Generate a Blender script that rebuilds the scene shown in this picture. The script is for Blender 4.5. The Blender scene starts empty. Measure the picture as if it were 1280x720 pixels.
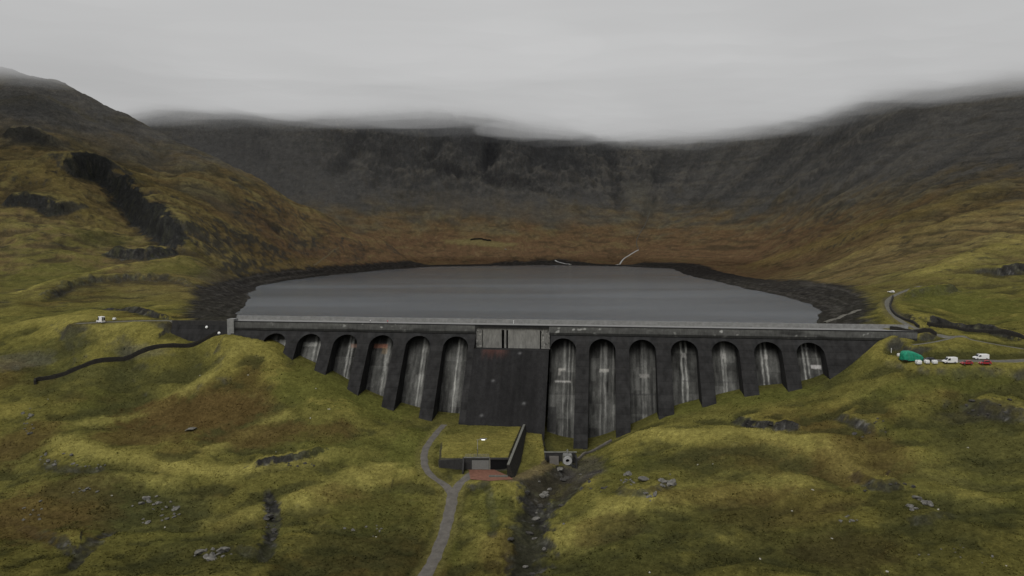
import bpy, bmesh, math, random
import numpy as np
from mathutils import Vector, Matrix
random.seed(7)
RNG = np.random.default_rng(11)
scene = bpy.context.scene
COL = scene.collection
R = math.radians

# ------------------------------------------------------------------ camera
F, CZ, PITCH = 870.0, 41.0, math.atan(60 / 870.0)
SP, CP = math.sin(PITCH), math.cos(PITCH)
cam = bpy.data.cameras.new('camera')
cam.sensor_width = 36.0
cam.lens = F / 1280 * 36
cam.clip_start, cam.clip_end = 1.0, 9000
cam_o = bpy.data.objects.new('camera', cam)
COL.objects.link(cam_o)
cam_o.location = (0, 0, CZ)
cam_o.rotation_euler = (R(90) - PITCH, 0, 0)
scene.camera = cam_o

def ray(px, py):
    a, b = (px - 640) / F, (360 - py) / F
    return a, CP + b * SP, -SP + b * CP
def elev(px, py):                       # slope dz/dy of the line of sight
    a, y, z = ray(px, py)
    return z / y, a / y
def at_depth(px, py, Y):                # site survey: point seen in a direction at a given distance
    e, u = elev(px, py)
    return (u * Y, Y, CZ + e * Y)
def at_level(px, py, z):
    e, u = elev(px, py)
    Y = (z - CZ) / e
    return (u * Y, Y, z)

# ------------------------------------------------------------------ noise
_perm = RNG.permutation(512)
_perm = np.concatenate([_perm, _perm, _perm])
_ga = RNG.uniform(0, 2 * np.pi, 512)
_gx, _gy = np.cos(_ga), np.sin(_ga)
def perlin(x, y):
    x = np.asarray(x, dtype=np.float64); y = np.asarray(y, dtype=np.float64)
    xi = np.floor(x).astype(np.int64); yi = np.floor(y).astype(np.int64)
    xf, yf = x - xi, y - yi
    u = xf * xf * xf * (xf * (xf * 6 - 15) + 10); v = yf * yf * yf * (yf * (yf * 6 - 15) + 10)
    X, Y = xi & 511, yi & 511
    def g(ix, iy, dx, dy):
        h = _perm[(_perm[ix & 511] + iy) & 511]
        return _gx[h] * dx + _gy[h] * dy
    a = g(X, Y, xf, yf); b = g(X + 1, Y, xf - 1, yf)
    c = g(X, Y + 1, xf, yf - 1); d = g(X + 1, Y + 1, xf - 1, yf - 1)
    return (a + u * (b - a) + v * (c + u * (d - c) - a - u * (b - a))) * 1.5
def fbm(x, y, o=4, gain=.5):
    s, a, t = 0, 1, 0
    for i in range(o):
        s = s + a * perlin(x * 2 ** i + 17.3 * i, y * 2 ** i - 9.1 * i); t += a; a *= gain
    return s / t
def ridged(x, y, o=4, gain=.5):
    s, a, t = 0, 1, 0
    for i in range(o):
        s = s + a * (1 - 2 * np.abs(perlin(x * 2 ** i + 31.7 * i, y * 2 ** i + 5.3 * i))); t += a; a *= gain
    return s / t
def sstep(a, b, x):
    t = np.clip((x - a) / (b - a), 0, 1)
    return t * t * (3 - 2 * t)

# ------------------------------------------------------------------ dam frame
PL = np.array(at_level(290, 401.5, 0.0)); PR = np.array(at_level(1105, 414.0, 0.0))
ES = (PR - PL)[:2]; DAM_L = float(np.hypot(*ES)); ES = ES / DAM_L
ET = np.array([ES[1], -ES[0]])
if ET[1] > 0: ET = -ET
ZT, KF, KB, TB0 = -4.2, 0.78, 0.61, -6.4
def D(s, t, z):
    return (PL[0] + ES[0] * s + ET[0] * t, PL[1] + ES[1] * s + ET[1] * t, z)
def tF(z): return KF * max(0.0, ZT - z)
def tB(z): return TB0 + KB * max(0.0, ZT - z)
def dam_hit(px, py):                    # where a line of sight meets the sloping dam face
    a, y, z = ray(px, py)
    # t(y) = KF*(ZT - z)
    ox, oy = -PL[0], -PL[1]
    t0 = ox * ET[0] + oy * ET[1]; td = a * ET[0] + y * ET[1]
    lam = (KF * (ZT - CZ) - t0) / (td + KF * z)
    X, Y, Z = a * lam, y * lam, CZ + z * lam
    return ((X - PL[0]) * ES[0] + (Y - PL[1]) * ES[1], Z, X, Y)
BAY_PX = [343, 387, 432, 477, 523, 570, 704, 753, 803, 855, 906, 959, 1012]
BAYS = [dam_hit(p, 430 + (p - 640) * .012)[0] for p in BAY_PX]
CONTACT_PX = [(292, 418), (325, 424), (345, 433), (367, 452), (409, 470), (450, 497), (498, 516), (545, 528), (578, 531),
              (650, 540), (690, 557), (735, 562), (770, 548), (800, 536), (835, 520), (880, 509), (925, 497), (985, 490), (1032, 478),
              (1065, 455), (1098, 426), (1112, 418)]
CONTACT = sorted([dam_hit(*p) for p in CONTACT_PX])
CS = np.array([c[0] for c in CONTACT]); CZZ = np.array([c[1] for c in CONTACT])
print('DAM', PL, PR, DAM_L, [round(b, 1) for b in BAYS]); print('CONTACT', [(round(c[0]), round(c[1], 1)) for c in CONTACT])

# ------------------------------------------------------------------ terrain: control points (direction, distance)
CP_ = []
def cps(px, rows):
    for py, Y in rows: CP_.append(at_depth(px, py, Y))
cps(0, [(720, 185), (640, 225), (560, 270), (480, 318), (430, 358), (400, 400), (350, 540), (300, 640), (240, 760), (180, 880), (130, 1010), (98, 1100), (84, 1150)])
cps(80, [(720, 185), (640, 225), (560, 268), (490, 313), (440, 345), (406, 368), (392, 420), (360, 520), (310, 640), (250, 760), (180, 920), (125, 1090), (104, 1150)])
cps(120, [(150, 1080), (126, 1150)])
cps(200, [(200, 1050), (166, 1160)])
cps(160, [(720, 185), (640, 225), (560, 270), (500, 311), (450, 336), (420, 346), (402, 363), (390, 420), (370, 500), (330, 620), (280, 760), (230, 900), (190, 1020), (146, 1150)])
cps(240, [(700, 195), (620, 237), (560, 268), (500, 307), (450, 337), (427, 352), (390, 425), (360, 540), (310, 680), (270, 800), (230, 950), (186, 1150)])
cps(320, [(720, 187), (640, 225), (600, 250), (540, 282), (490, 308), (450, 332), (428, 352), (325, 760), (290, 900), (250, 1020), (222, 1180)])
cps(110, [(412, 354), (425, 345)])
cps(140, [(407.5, 355)])
cps(166, [(407, 355)])
cps(190, [(413, 353)])
cps(205, [(419, 351)])
cps(225, [(424, 351)])
cps(260, [(421, 352)])
cps(284, [(417, 352)])
cps(400, [(720, 190), (650, 222), (590, 255), (540, 280), (500, 303), (318, 1000), (290, 1080), (260, 1190)])
cps(480, [(720, 192), (650, 225), (590, 257), (550, 283), (320, 1180), (297, 1250)])
cps(530, [(720, 195), (650, 224), (600, 250), (560, 275)])
cps(560, [(720, 197), (650, 225), (612, 245), (585, 258)])
cps(640, [(720, 192), (650, 222), (610, 246)])
cps(700, [(720, 190), (650, 222), (600, 254), (575, 275)])
cps(780, [(720, 182), (650, 213), (600, 240), (560, 270)])
cps(860, [(720, 180), (650, 210), (600, 236), (550, 267)])
cps(960, [(720, 176), (650, 206), (600, 230), (550, 260), (515, 280)])
cps(1040, [(720, 174), (650, 203), (600, 226), (540, 256), (500, 280)])
cps(1100, [(720, 172), (640, 205), (580, 233), (520, 262), (470, 289), (440, 303), (396, 375), (375, 450), (340, 600), (300, 790), (260, 980), (210, 1160), (170, 1280), (130, 1380), (90, 1460)])
cps(1200, [(720, 168), (640, 200), (560, 236), (500, 266), (460, 286), (442, 296), (415, 338), (385, 405), (360, 460), (330, 550), (280, 740), (230, 910), (180, 1070), (140, 1180), (90, 1300)])
cps(1280, [(720, 165), (640, 195), (560, 230), (500, 262), (455, 288), (432, 312), (410, 340), (375, 415), (330, 520), (280, 680), (230, 840), (180, 990), (140, 1090), (105, 1170), (60, 1270)])
cps(1040, [(372, 520), (350, 640), (320, 840), (290, 1000), (240, 1220), (190, 1400), (140, 1530)])
cps(950, [(322, 1150), (300, 1270), (260, 1420), (210, 1580), (170, 1700), (130, 1800)])
cps(860, [(325, 1230), (300, 1390), (260, 1560), (215, 1740), (170, 1860), (130, 1950)])
cps(770, [(322, 1380), (300, 1450), (260, 1600), (215, 1750), (175, 1860), (130, 1960)])
cps(680, [(322, 1380), (300, 1440), (265, 1550), (225, 1660), (180, 1760), (140, 1830), (100, 1900)])
cps(590, [(322, 1370), (300, 1420), (265, 1520), (228, 1600), (188, 1680), (148, 1740), (105, 1810)])
cps(500, [(318, 1330), (298, 1400), (260, 1510), (220, 1600), (180, 1670), (140, 1730), (100, 1800)])
cps(410, [(250, 1500), (210, 1590), (170, 1660), (130, 1730)])
cps(300, [(200, 1610), (165, 1670), (125, 1730)])
cps(200, [(150, 1680), (120, 1730)])
for px, Y, z in [(60, 1420, 260), (160, 1420, 130), (260, 1400, 85), (350, 1360, 60), (440, 1340, 40), (0, 1300, 295), (100, 1300, 225), (-60, 1350, 340), (-60, 1700, 420)]:
    e, u = elev(px, 300); CP_.append((u * Y, Y, z))
for px, Y, z in [(p, 2500, 640) for p in (-300, 0, 200, 400, 640, 860, 1080, 1280, 1600)]:
    e, u = elev(px, 300); CP_.append((u * Y, Y, z))
for x, y in [(-150, 450), (0, 450), (110, 430), (-130, 600), (60, 600), (-170, 800), (0, 800), (150, 800), (-120, 1050), (50, 1100), (170, 1050)]:
    CP_.append((x, y, -16))
# beyond the frame edges
for px, dy in ((-260, -26), (1540, -22)):
    base = 0 if px < 0 else 1280
    rows = [(720, 175), (600, 235), (500, 295), (430, 365), (380, 450), (330, 580), (260, 720), (180, 880), (110, 1080), (40, 1300)]
    for py, Y in rows: CP_.append(at_depth(px, py + dy * (0.4 if py > 500 else 1), Y))
for c in CONTACT: CP_.append((c[2], c[3], c[1]))
CPA = np.array(CP_)
def tcoord(x, y): return np.stack([x / y * 2.2, np.log(y)], -1)
def tps_fit(P, val, lam):
    n = len(P); d = np.linalg.norm(P[:, None] - P[None], axis=-1)
    K = np.where(d > 0, d * d * np.log(d + 1e-12), 0) + lam * np.eye(n)
    Q = np.concatenate([np.ones((n, 1)), P], 1)
    A = np.zeros((n + 3, n + 3)); A[:n, :n] = K; A[:n, n:] = Q; A[n:, :n] = Q.T
    w = np.linalg.solve(A, np.concatenate([val, np.zeros(3)]))
    return P, w
TP, TW = tps_fit(tcoord(CPA[:, 0], CPA[:, 1]), (CPA[:, 2] - CZ) / CPA[:, 1], 0.0008)
def tps_eval(q):
    out = np.empty(len(q))
    for i in range(0, len(q), 60000):
        b = q[i:i + 60000]
        d2 = ((b[:, None, :] - TP[None]) ** 2).sum(-1)
        out[i:i + 60000] = (0.5 * d2 * np.log(d2 + 1e-18)) @ TW[:len(TP)] + TW[-3] + b @ TW[-2:]
    return out
NU, NV = 1590, 1092
UU = np.linspace(-1.158, 1.158, NU); VV = np.linspace(math.log(95), math.log(2450), NV)
# coarse evaluation then bilinear (the base is smooth)
cu, cv = np.linspace(UU[0], UU[-1], 300), np.linspace(VV[0], VV[-1], 260)
gu, gv = np.meshgrid(cu, cv)
EC = tps_eval(np.stack([gu.ravel() * 2.2, gv.ravel()], -1)).reshape(gu.shape)
def bil(A, us, vs, u, v):
    fu = np.clip((u - us[0]) / (us[1] - us[0]), 0, len(us) - 1.001); fv = np.clip((v - vs[0]) / (vs[1] - vs[0]), 0, len(vs) - 1.001)
    iu, iv = fu.astype(int), fv.astype(int); a, b = fu - iu, fv - iv
    return (A[iv, iu] * (1 - a) + A[iv, iu + 1] * a) * (1 - b) + (A[iv + 1, iu] * (1 - a) + A[iv + 1, iu + 1] * a) * b
Ug, Vg = np.meshgrid(UU, VV)
Yg = np.exp(Vg); Xg = Ug * Yg
Z = CZ + bil(EC, cu, cv, Ug, Vg) * Yg

def march(px, py, Zs=None, ymin=130):   # first ground point seen in a direction
    Zs = Z if Zs is None else Zs
    e, u = elev(px, py)
    fu = np.clip((u - UU[0]) / (UU[1] - UU[0]), 0, NU - 1.001); iu = int(fu); a = fu - iu
    zc = Zs[:, iu] * (1 - a) + Zs[:, iu + 1] * a
    yv = np.exp(VV)
    up = np.nonzero((zc >= CZ + e * yv) & (yv > ymin))[0]
    i = up[0] if len(up) else NV - 1
    return np.array([u * yv[i], yv[i], zc[i]])
def ground(x, y):
    return float(bil(Z, UU, VV, np.array([x / y]), np.array([math.log(y)]))[0])
def seg_dist(pts, X, Y):                # distance, signed side, position along a polyline
    best = np.full(X.shape, 1e9); side = np.zeros(X.shape); along = np.zeros(X.shape); zz = np.zeros(X.shape); acc = 0
    for i in range(len(pts) - 1):
        a, b = np.array(pts[i][:2]), np.array(pts[i + 1][:2]); d = b - a; L = np.hypot(*d) + 1e-9
        t = np.clip(((X - a[0]) * d[0] + (Y - a[1]) * d[1]) / (L * L), 0, 1)
        dx, dy = X - a[0] - t * d[0], Y - a[1] - t * d[1]
        r = np.hypot(dx, dy); m = r < best
        best[m] = r[m]; side[m] = np.sign((d[0] * dy - d[1] * dx))[m]; along[m] = (acc + t * L)[m]
        if len(pts[i]) > 2: zz[m] = (pts[i][2] + t * (pts[i + 1][2] - pts[i][2]))[m]
        acc += L
    return best, side, along, zz
def box_of(pts, pad):
    xs = [p[0] for p in pts]; ys = [p[1] for p in pts]
    return (Xg > min(xs) - pad) & (Xg < max(xs) + pad) & (Yg > min(ys) - pad) & (Yg < max(ys) + pad)
def smooth_line(pts, n=5):              # Catmull-Rom in world space
    P = [np.array(p, float) for p in pts]; P = [2 * P[0] - P[1]] + P + [2 * P[-1] - P[-2]]; out = []
    for i in range(1, len(P) - 2):
        for k in range(n):
            t = k / n
            out.append(.5 * (2 * P[i] + (P[i + 1] - P[i - 1]) * t + (2 * P[i - 1] - 5 * P[i] + 4 * P[i + 1] - P[i + 2]) * t * t + (3 * P[i] - P[i - 1] - 3 * P[i + 1] + P[i + 2]) * t ** 3))
    out.append(P[-2]); return out
ZB = Z.copy()
def mline(pl): return [march(px, py, ZB) for px, py in pl]

# ------------------------------------------------------------------ terrain: noise relief
WL = -6.0
LAKE_PX = [(292, 397), (307, 381), (311, 368), (326, 357), (368, 349.5), (420, 343.5), (480, 337.5), (540, 333.5), (620, 332.3), (700, 331.5), (780, 333), (838, 336),
           (850, 341), (872, 347), (905, 354), (940, 363), (985, 371), (1012, 380), (1026, 389), (1022, 400), (1018, 409)]
LAKE = [at_level(px, py, WL) for px, py in LAKE_PX]
SG = (Xg - PL[0]) * ES[0] + (Yg - PL[1]) * ES[1]; TG = (Xg - PL[0]) * ET[0] + (Yg - PL[1]) * ET[1]
ZC = np.interp(SG, CS, CZZ)
tcon = KF * np.maximum(0, ZT - ZC)
near_dam = sstep(14, 2, np.abs(TG - tcon)) * (SG > -36) * (SG < DAM_L + 25)
near_dam = np.maximum(near_dam, (sstep(-20, -12, TG) * (TG < tcon)) * (SG > -36) * (SG < DAM_L + 20))
_wa, _wb = at_depth(44, 481, 318), at_depth(286, 417, 352)
_wd, _, _, _ = seg_dist([_wa, _wb], Xg, Yg)
far = sstep(420, 800, Yg)
fore = 1 - far
calm = (1 - near_dam) * (1 - .85 * np.exp(-(_wd / 13) ** 2))
calm *= 1 - .85 * sstep(1.0, .3, np.hypot((Xg - 62 * 1.9) / 75, (Yg - 298) / 20))   # the car park shelf
wx, wy = fbm(Xg / 60, Yg / 60, 3) * 14, fbm(Xg / 60 + 40, Yg / 60 + 9, 3) * 14
n_hum = fbm((Xg + wx) / 46, (Yg + wy) / 34, 3)
n_rdg = ridged((Xg + wx) / 30 + 3, (Yg + wy) / 22, 4)
n_fine = fbm(Xg / 7, Yg / 6, 4, .6)
Z += fore * calm * (n_hum * 3.8 + (n_rdg - .35) * .8 + n_fine * .42)
hz = sstep(-2, 50, Z)
mid = sstep(330, 460, Yg)
gullyA = np.arctan2(Xg - 60, Yg - 820); gullyR = np.hypot(Xg - 60, Yg - 820)
g_rad = ridged(gullyA * 9.0 + fbm(Xg / 200, Yg / 200, 3) * .8, gullyR / 520, 4, .6)
m_big = ridged(Xg / 210 + wx / 70, Yg / 210 + wy / 70, 5, .55)
m_mid = ridged((Xg + wx) / 62, (Yg + wy) / 62, 4, .6)
back = sstep(1250, 1450, Yg) * sstep(20, 80, Z)
Z += mid * hz * calm * ((m_big - .3) * 15 + (m_mid - .3) * 6 + fbm(Xg / 16, Yg / 16, 3) * 2.0) * (.6 - .25 * back)
Z += back * (g_rad - .35) * 5 * sstep(20, 170, Z)
cragm = back * sstep(120, 190, Z + 40 * fbm(Xg / 110, Yg / 110, 2)) * sstep(-470, -300, Xg) * sstep(420, 250, Xg)
Z += cragm * ((ridged((Xg + wx) / 85 + 3, (Yg + wy) / 60, 4, .6) - .3) * 20 + (ridged((Xg + wy) / 30, (Yg + wx) / 30, 3, .6) - .3) * 8)
# terraces / crags
crag_n = fbm(Xg / 40, Yg / 40, 3)
ROCK = np.zeros(Z.shape)
def crag(pl, H, front, behind, noise=.5, rock=1.0, flip=1, wob=3.0):
    global Z
    pts = smooth_line(mline(pl)); pad = behind * 3 + front + 20
    m = box_of(pts, pad); d, sd, al, _ = seg_dist(pts, Xg[m], Yg[m])
    L = al.max() + 1e-6
    s = d * sd * flip + fbm(Xg[m] / (front * 1.3 + 2), Yg[m] / (front * 1.3 + 2), 3) * wob
    tap = sstep(0, .16, al / L) * sstep(1, .84, al / L)
    tap = np.clip(tap, .0, 1) * (1 - noise + noise * (1 + fbm(al / (H * 1.5) + 7, d * 0 + H, 2)))
    h = np.where(s > 0, 1 - sstep(0, front, s), np.exp(-(s / behind) ** 2)) * H * tap
    Z[m] += h
    rn = fbm(Xg[m] / (front * .9 + 1) + 4, Yg[m] / (front * .9 + 1), 4, .65)
    ROCK[m] = np.maximum(ROCK[m], rock * sstep(.15, .5, tap + rn * 1.4 - .1) * (sstep(-front * .6, 0, s + rn * front * .9) * sstep(front * 1.55, front * .8, s + rn * front * .9)))
CR = -1   # cliffs on the camera-facing side when the line runs left to right
crag([(56, 226), (90, 220), (122, 222), (152, 246), (182, 276), (218, 302), (258, 318)], 22, 15, 40, .55, 1, CR, 7)
crag([(0, 258), (40, 258), (86, 270)], 10, 12, 30, .5, .8, CR, 4)
crag([(130, 318), (180, 322), (222, 312)], 7, 10, 26, .5, .9, CR, 3)
crag([(0, 172), (30, 172), (70, 182)], 10, 12, 30, .5, .6, CR, 4)
crag([(40, 380), (90, 358), (140, 352), (215, 350), (255, 362)], 4, 6, 18, .6, .45, CR, 2)
crag([(128, 388), (165, 390), (200, 395), (222, 399)], 2.6, 3, 8, .3, .9, CR, .8)
crag([(918, 523), (938, 532), (962, 537), (1008, 537)], 2.8, 3.0, 12, .3, 1, CR, 1)
crag([(310, 592), (350, 585), (385, 575), (412, 566)], 1.6, 2.4, 9, .5, 1, CR, 1)
crag([(1125, 372), (1150, 370), (1200, 363)], 4.5, 5, 16, .4, 1, CR, 1)
crag([(1150, 404), (1190, 412), (1235, 418), (1290, 430)], 3.6, 4, 10, .4, .95, CR, 1)
crag([(1110, 372), (1118, 392), (1150, 410)], 1.6, 3, 6, .4, .9, CR, 1)
crag([(1045, 520), (1075, 532), (1100, 545)], 2.0, 3, 9, .6, .6, CR, 1.2)
crag([(1070, 590), (1095, 612), (1130, 610)], 1.8, 3, 9, .6, .6, CR, 1.2)
crag([(1205, 500), (1240, 515), (1290, 525)], 2.4, 5, 12, .6, .65, CR, 1.6)
crag([(1130, 660), (1160, 655), (1190, 645)], 1.0, 2.5, 8, .6, .6, CR, 1)
crag([(1240, 345), (1275, 340), (1300, 338)], 5, 6, 22, .5, .9, CR, 2)
crag([(20, 655), (60, 668), (100, 690), (125, 668)], 1.0, 2.2, 8, .6, .6, CR, 1)
crag([(250, 700), (290, 690), (330, 700)], .9, 2.2, 8, .6, .55, CR, 1)
crag([(50, 575), (90, 588), (140, 590)], .9, 2.4, 8, .6, .5, CR, 1)
crag([(770, 612), (800, 625), (838, 604)], 1.0, 2.5, 8, .6, .5, CR, 1)
# long banks whose crests carry dry grass: (line, height, width)
YEL = np.zeros(Z.shape); DRK = np.zeros(Z.shape); BRN = np.zeros(Z.shape)
def bank(pl, H, w, yel=.8):
    global Z
    pts = smooth_line(mline(pl)); m = box_of(pts, w * 4); d, sd, al, _ = seg_dist(pts, Xg[m], Yg[m])
    L = al.max(); tap = sstep(0, .12, al / L) * sstep(1, .88, al / L)
    d = d + fbm(Xg[m] / 9, Yg[m] / 9, 3) * w * .5
    g = np.exp(-(np.maximum(d, 0) / w) ** 2) * tap
    Z[m] += H * g; YEL[m] = np.maximum(YEL[m], yel * g)
bank([(55, 540), (95, 566), (170, 578), (255, 590), (330, 592), (430, 572), (500, 570)], 1.0, 5)
bank([(70, 540), (190, 512), (240, 488), (285, 452), (318, 428)], .9, 4.5, .75)
bank([(250, 568), (320, 535), (372, 510)], .8, 4, .7)
bank([(350, 640), (440, 612), (500, 585), (520, 600)], 1.4, 7, .9)
bank([(690, 700), (740, 655), (830, 628), (960, 612), (1040, 602)], 1.6, 8, .8)
bank([(770, 560), (800, 545), (870, 548), (960, 552), (1040, 570), (1085, 602), (1100, 625)], 1.6, 7, .8)
bank([(80, 612), (150, 600), (240, 606)], .8, 4, .8)
bank([(240, 655), (330, 640), (390, 622)], .7, 5, .55)
bank([(0, 372), (60, 357), (110, 342), (170, 330), (215, 322), (250, 318)], .8, 3.2, 1.0)
bank([(0, 408), (60, 402), (130, 412), (200, 405)], 1, 8, .5)
bank([(255, 318), (330, 318), (420, 322)], 2, 14, .45)
bank([(930, 330), (1000, 318), (1090, 290), (1180, 262), (1280, 225)], 4, 26, .75)
bank([(1000, 345), (1080, 318), (1170, 290), (1290, 255)], 3, 20, .6)
bank([(1140, 350), (1200, 330), (1290, 300)], 3, 16, .8)
bank([(150, 210), (230, 260), (300, 290), (360, 312)], 3, 22, .4)
bank([(0, 205), (60, 225), (100, 262), (150, 300)], 3, 18, .7)
bank([(610, 700), (600, 660), (585, 640)], .4, 3, .5)
bank([(540, 560), (552, 575)], .3, 5, .5)
bank([(880, 680), (980, 660), (1060, 672)], 1, 8, .35)
bank([(1130, 560), (1170, 600), (1250, 640)], 1.5, 9, .35)

def groove(pl, depth, w, dark):
    global Z
    pts = smooth_line(mline(pl)); m = box_of(pts, w * 4); d, sd, al, _ = seg_dist(pts, Xg[m], Yg[m]); L = al.max()
    d = np.maximum(0, d + fbm(Xg[m] / 30, Yg[m] / 30, 3) * w * .7); g = np.exp(-(d / w) ** 2) * sstep(0, .15, al / L) * sstep(1, .7, al / L)
    Z[m] -= depth * g; DRK[m] = np.maximum(DRK[m], dark * g)
groove([(626, 160), (616, 180), (610, 198), (600, 226)], 26, 14, 1.0)
groove([(548, 160), (545, 185), (530, 212)], 14, 11, .6)
groove([(676, 170), (668, 200), (660, 228)], 10, 10, .4)
groove([(752, 178), (764, 205), (772, 240), (778, 270)], 12, 14, .3)
groove([(460, 155), (440, 190), (400, 225)], 12, 14, .5)
groove([(840, 185), (826, 220), (810, 262), (798, 300)], 10, 14, .25)
groove([(930, 175), (890, 225), (850, 270)], 9, 16, .22)
groove([(1060, 160), (990, 215), (930, 260)], 8, 18, .2)
groove([(1170, 160), (1090, 215), (1010, 265)], 7, 16, .2)
groove([(1270, 150), (1180, 205), (1100, 250)], 6, 14, .2)
groove([(330, 160), (320, 185), (330, 215)], 10, 14, .35)
for pl in ([(580, 158), (575, 190), (560, 220)], [(700, 172), (712, 205), (716, 232)], [(790, 178), (806, 215), (830, 255)], [(880, 172), (862, 210), (840, 245)], [(1000, 165), (940, 215), (880, 262)], [(1120, 150), (1040, 205), (960, 258)]):
    bank(pl, 13, 20, 0)
# stream gully
STREAM_PX = [(652, 735), (658, 700), (662, 670), (668, 645), (672, 622), (690, 603), (708, 588)]
STREAM = smooth_line(mline(STREAM_PX))
def carve(pts, depth, w, rock=1.0, wob=2.0):
    global Z
    m = box_of(pts, w * 4); d, sd, al, _ = seg_dist(pts, Xg[m], Yg[m])
    d = np.maximum(0, d + fbm(Xg[m] / 5, Yg[m] / 5, 3) * wob)
    g = np.exp(-(d / w) ** 2)
    Z[m] -= depth * g; ROCK[m] = np.maximum(ROCK[m], rock * sstep(.25, .75, g + fbm(Xg[m] / 2.5, Yg[m] / 2.5, 2) * .35))
carve(STREAM, 2.8, 6.2, .95, 5.0)
carve(smooth_line(mline([(742, 590), (725, 605), (705, 625), (675, 640)])), 1.0, 3.5, .7)
carve(smooth_line(mline([(336, 620), (342, 650), (335, 690), (326, 705)])), 1.6, 2.4, .9)
carve(smooth_line(mline([(92, 705), (116, 676), (136, 660)])), 1.0, 2.2, .6)
carve(smooth_line(mline([(606, 600), (615, 640), (618, 675)])), .5, 1.6, .55)
carve(smooth_line(mline([(640, 606), (655, 612)])), .6, 3, .7)

# ------------------------------------------------------------------ terrain: lake bowl, dam foot, roads
m = Yg > 250
Xm, Ym = Xg[m], Yg[m]
ring = LAKE + [D(DAM_L * .93, -8, WL), D(0, -8, WL), LAKE[0]]
dist, _, _, _ = seg_dist(ring, Xm, Ym)
inside = np.zeros(Xm.shape, bool)
for i in range(len(ring) - 1):
    (x1, y1), (x2, y2) = ring[i][:2], ring[i + 1][:2]
    c = ((y1 > Ym) != (y2 > Ym)); xi = (x2 - x1) * (Ym - y1) / (y2 - y1 + 1e-12) + x1
    inside ^= c & (Xm < xi)
wobs = np.clip(Ym / 900, .4, 1.5)
sd = np.where(inside, -dist, dist) + fbm(Xm / 34, Ym / 60, 4, .6) * 10 * wobs * (Ym > 440) + fbm(Xm / 34, Ym / 40, 3) * 3 * (Ym <= 440)
SDL = np.full(Z.shape, 1e4); SDL[m] = sd
up = TG < -6
shore = WL + np.where(sd > 0, np.minimum(sd, 40) * .24 + fbm(Xm / 9, Ym / 9, 3) * 1.0 * sstep(0, 8, sd), np.maximum(sd * .25, -9))
w = np.where(sd > 0, np.exp(-(sd / 42) ** 2), 1) * sstep(-6, -10, TG[m]) * np.where(SG[m] < 0, sstep(-30, -80, TG[m]), 1)
Z[m] = Z[m] * (1 - w) + shore * w
lakeside = up[m] & (SG[m] > 2) & (SG[m] < DAM_L)
Z[m] = np.where((sd > 6) & (up[m] & (Ym > 400) | lakeside) & (sd < 60), np.maximum(Z[m], WL + 1.2), Z[m])
# ground inside / behind the dam footprint stays under it
foot = (SG > -2) & (SG < DAM_L + 6) & (TG < tcon) & (TG > -11)
cap = ZC + .42 * (tcon - TG)
Z = np.where(foot, np.minimum(np.minimum(Z, cap), -2.5), Z)
justfront = (SG > -2) & (SG < DAM_L + 6) & (TG >= tcon) & (TG < tcon + 14)
wgt = sstep(14, 0, TG - tcon) * justfront
Z = Z * (1 - wgt) + (ZC - .12 * (TG - tcon) + n_fine * .35) * wgt
foot2 = (SG > -34) & (SG <= -2) & (TG < -4.5) & (TG > -14)
Z = np.where(foot2, np.minimum(Z, -3.0 + .0 * SG), Z)

def flatten(pts, half, soft, drop=0.0):
    global Z
    m = box_of(pts, half + soft + 4); d, _, _, zz = seg_dist(pts, Xg[m], Yg[m])
    w = sstep(half + soft, half, d)
    Z[m] = Z[m] * (1 - w) + (zz - drop) * w
def level_poly(poly, z, soft):
    """level the ground inside a convex polygon"""
    global Z
    m = box_of(poly, soft + 2); d = np.full(Xg[m].shape, -1e9)
    n = len(poly); area = sum(poly[i][0] * poly[(i + 1) % n][1] - poly[(i + 1) % n][0] * poly[i][1] for i in range(n))
    for i in range(n):
        a, b = poly[i], poly[(i + 1) % n]; L = math.hypot(b[0] - a[0], b[1] - a[1])
        s = ((b[0] - a[0]) * (Yg[m] - a[1]) - (b[1] - a[1]) * (Xg[m] - a[0])) / L
        d = np.maximum(d, -s if area > 0 else s)
    w = sstep(soft, 0, d); zt = z(Xg[m], Yg[m]) if callable(z) else z
    Z[m] = Z[m] * (1 - w) + zt * w
# valve house terrace
VZ, GZ = -41.2, -45.4
vb_r, vf_r = at_level(654, 533, VZ), at_level(634, 582, VZ); vb_l = at_level(566, 531, VZ)
FY = at_level(600, 573, VZ)[1]                      # front wall line
def fx(px): return elev(px, 573)[1] * FY
wall_t = (FY - vf_r[1]) / (vb_r[1] - vf_r[1]); wall_x = vf_r[0] + (vb_r[0] - vf_r[0]) * wall_t
level_poly([at_level(570, 596, GZ), at_level(640, 604, GZ), at_level(690, 572, GZ), at_level(656, 556, GZ), (wall_x + 1, FY + 2, GZ), (fx(584), FY - .5, GZ)], GZ, 11)
level_poly([vb_l, at_level(553, 552, VZ), (fx(551), FY + .2, VZ), (wall_x - 1.0, FY + .2, VZ), (vb_r[0] - 1.0, vb_r[1], VZ)], lambda x, y: VZ + fbm(x / 8, y / 8, 3) * .35, 1.0)
level_poly([(fx(581), FY - .6, GZ), (wall_x - .3, FY - .6, GZ), (vf_r[0] - .3, vf_r[1], GZ), at_level(644, 600, GZ), at_level(580, 603, GZ)], GZ, 2.2)
level_poly([(vf_r[0] + .2, vf_r[1] - 2, GZ), (vb_r[0] + .2, vb_r[1] - 1.5, GZ), (vb_r[0] + 8, vb_r[1] - 4, GZ), at_level(682, 574, GZ)], lambda x, y: GZ - .3 + 2.4 * sstep(FY + 6, vb_r[1], y), 1.0)
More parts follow.
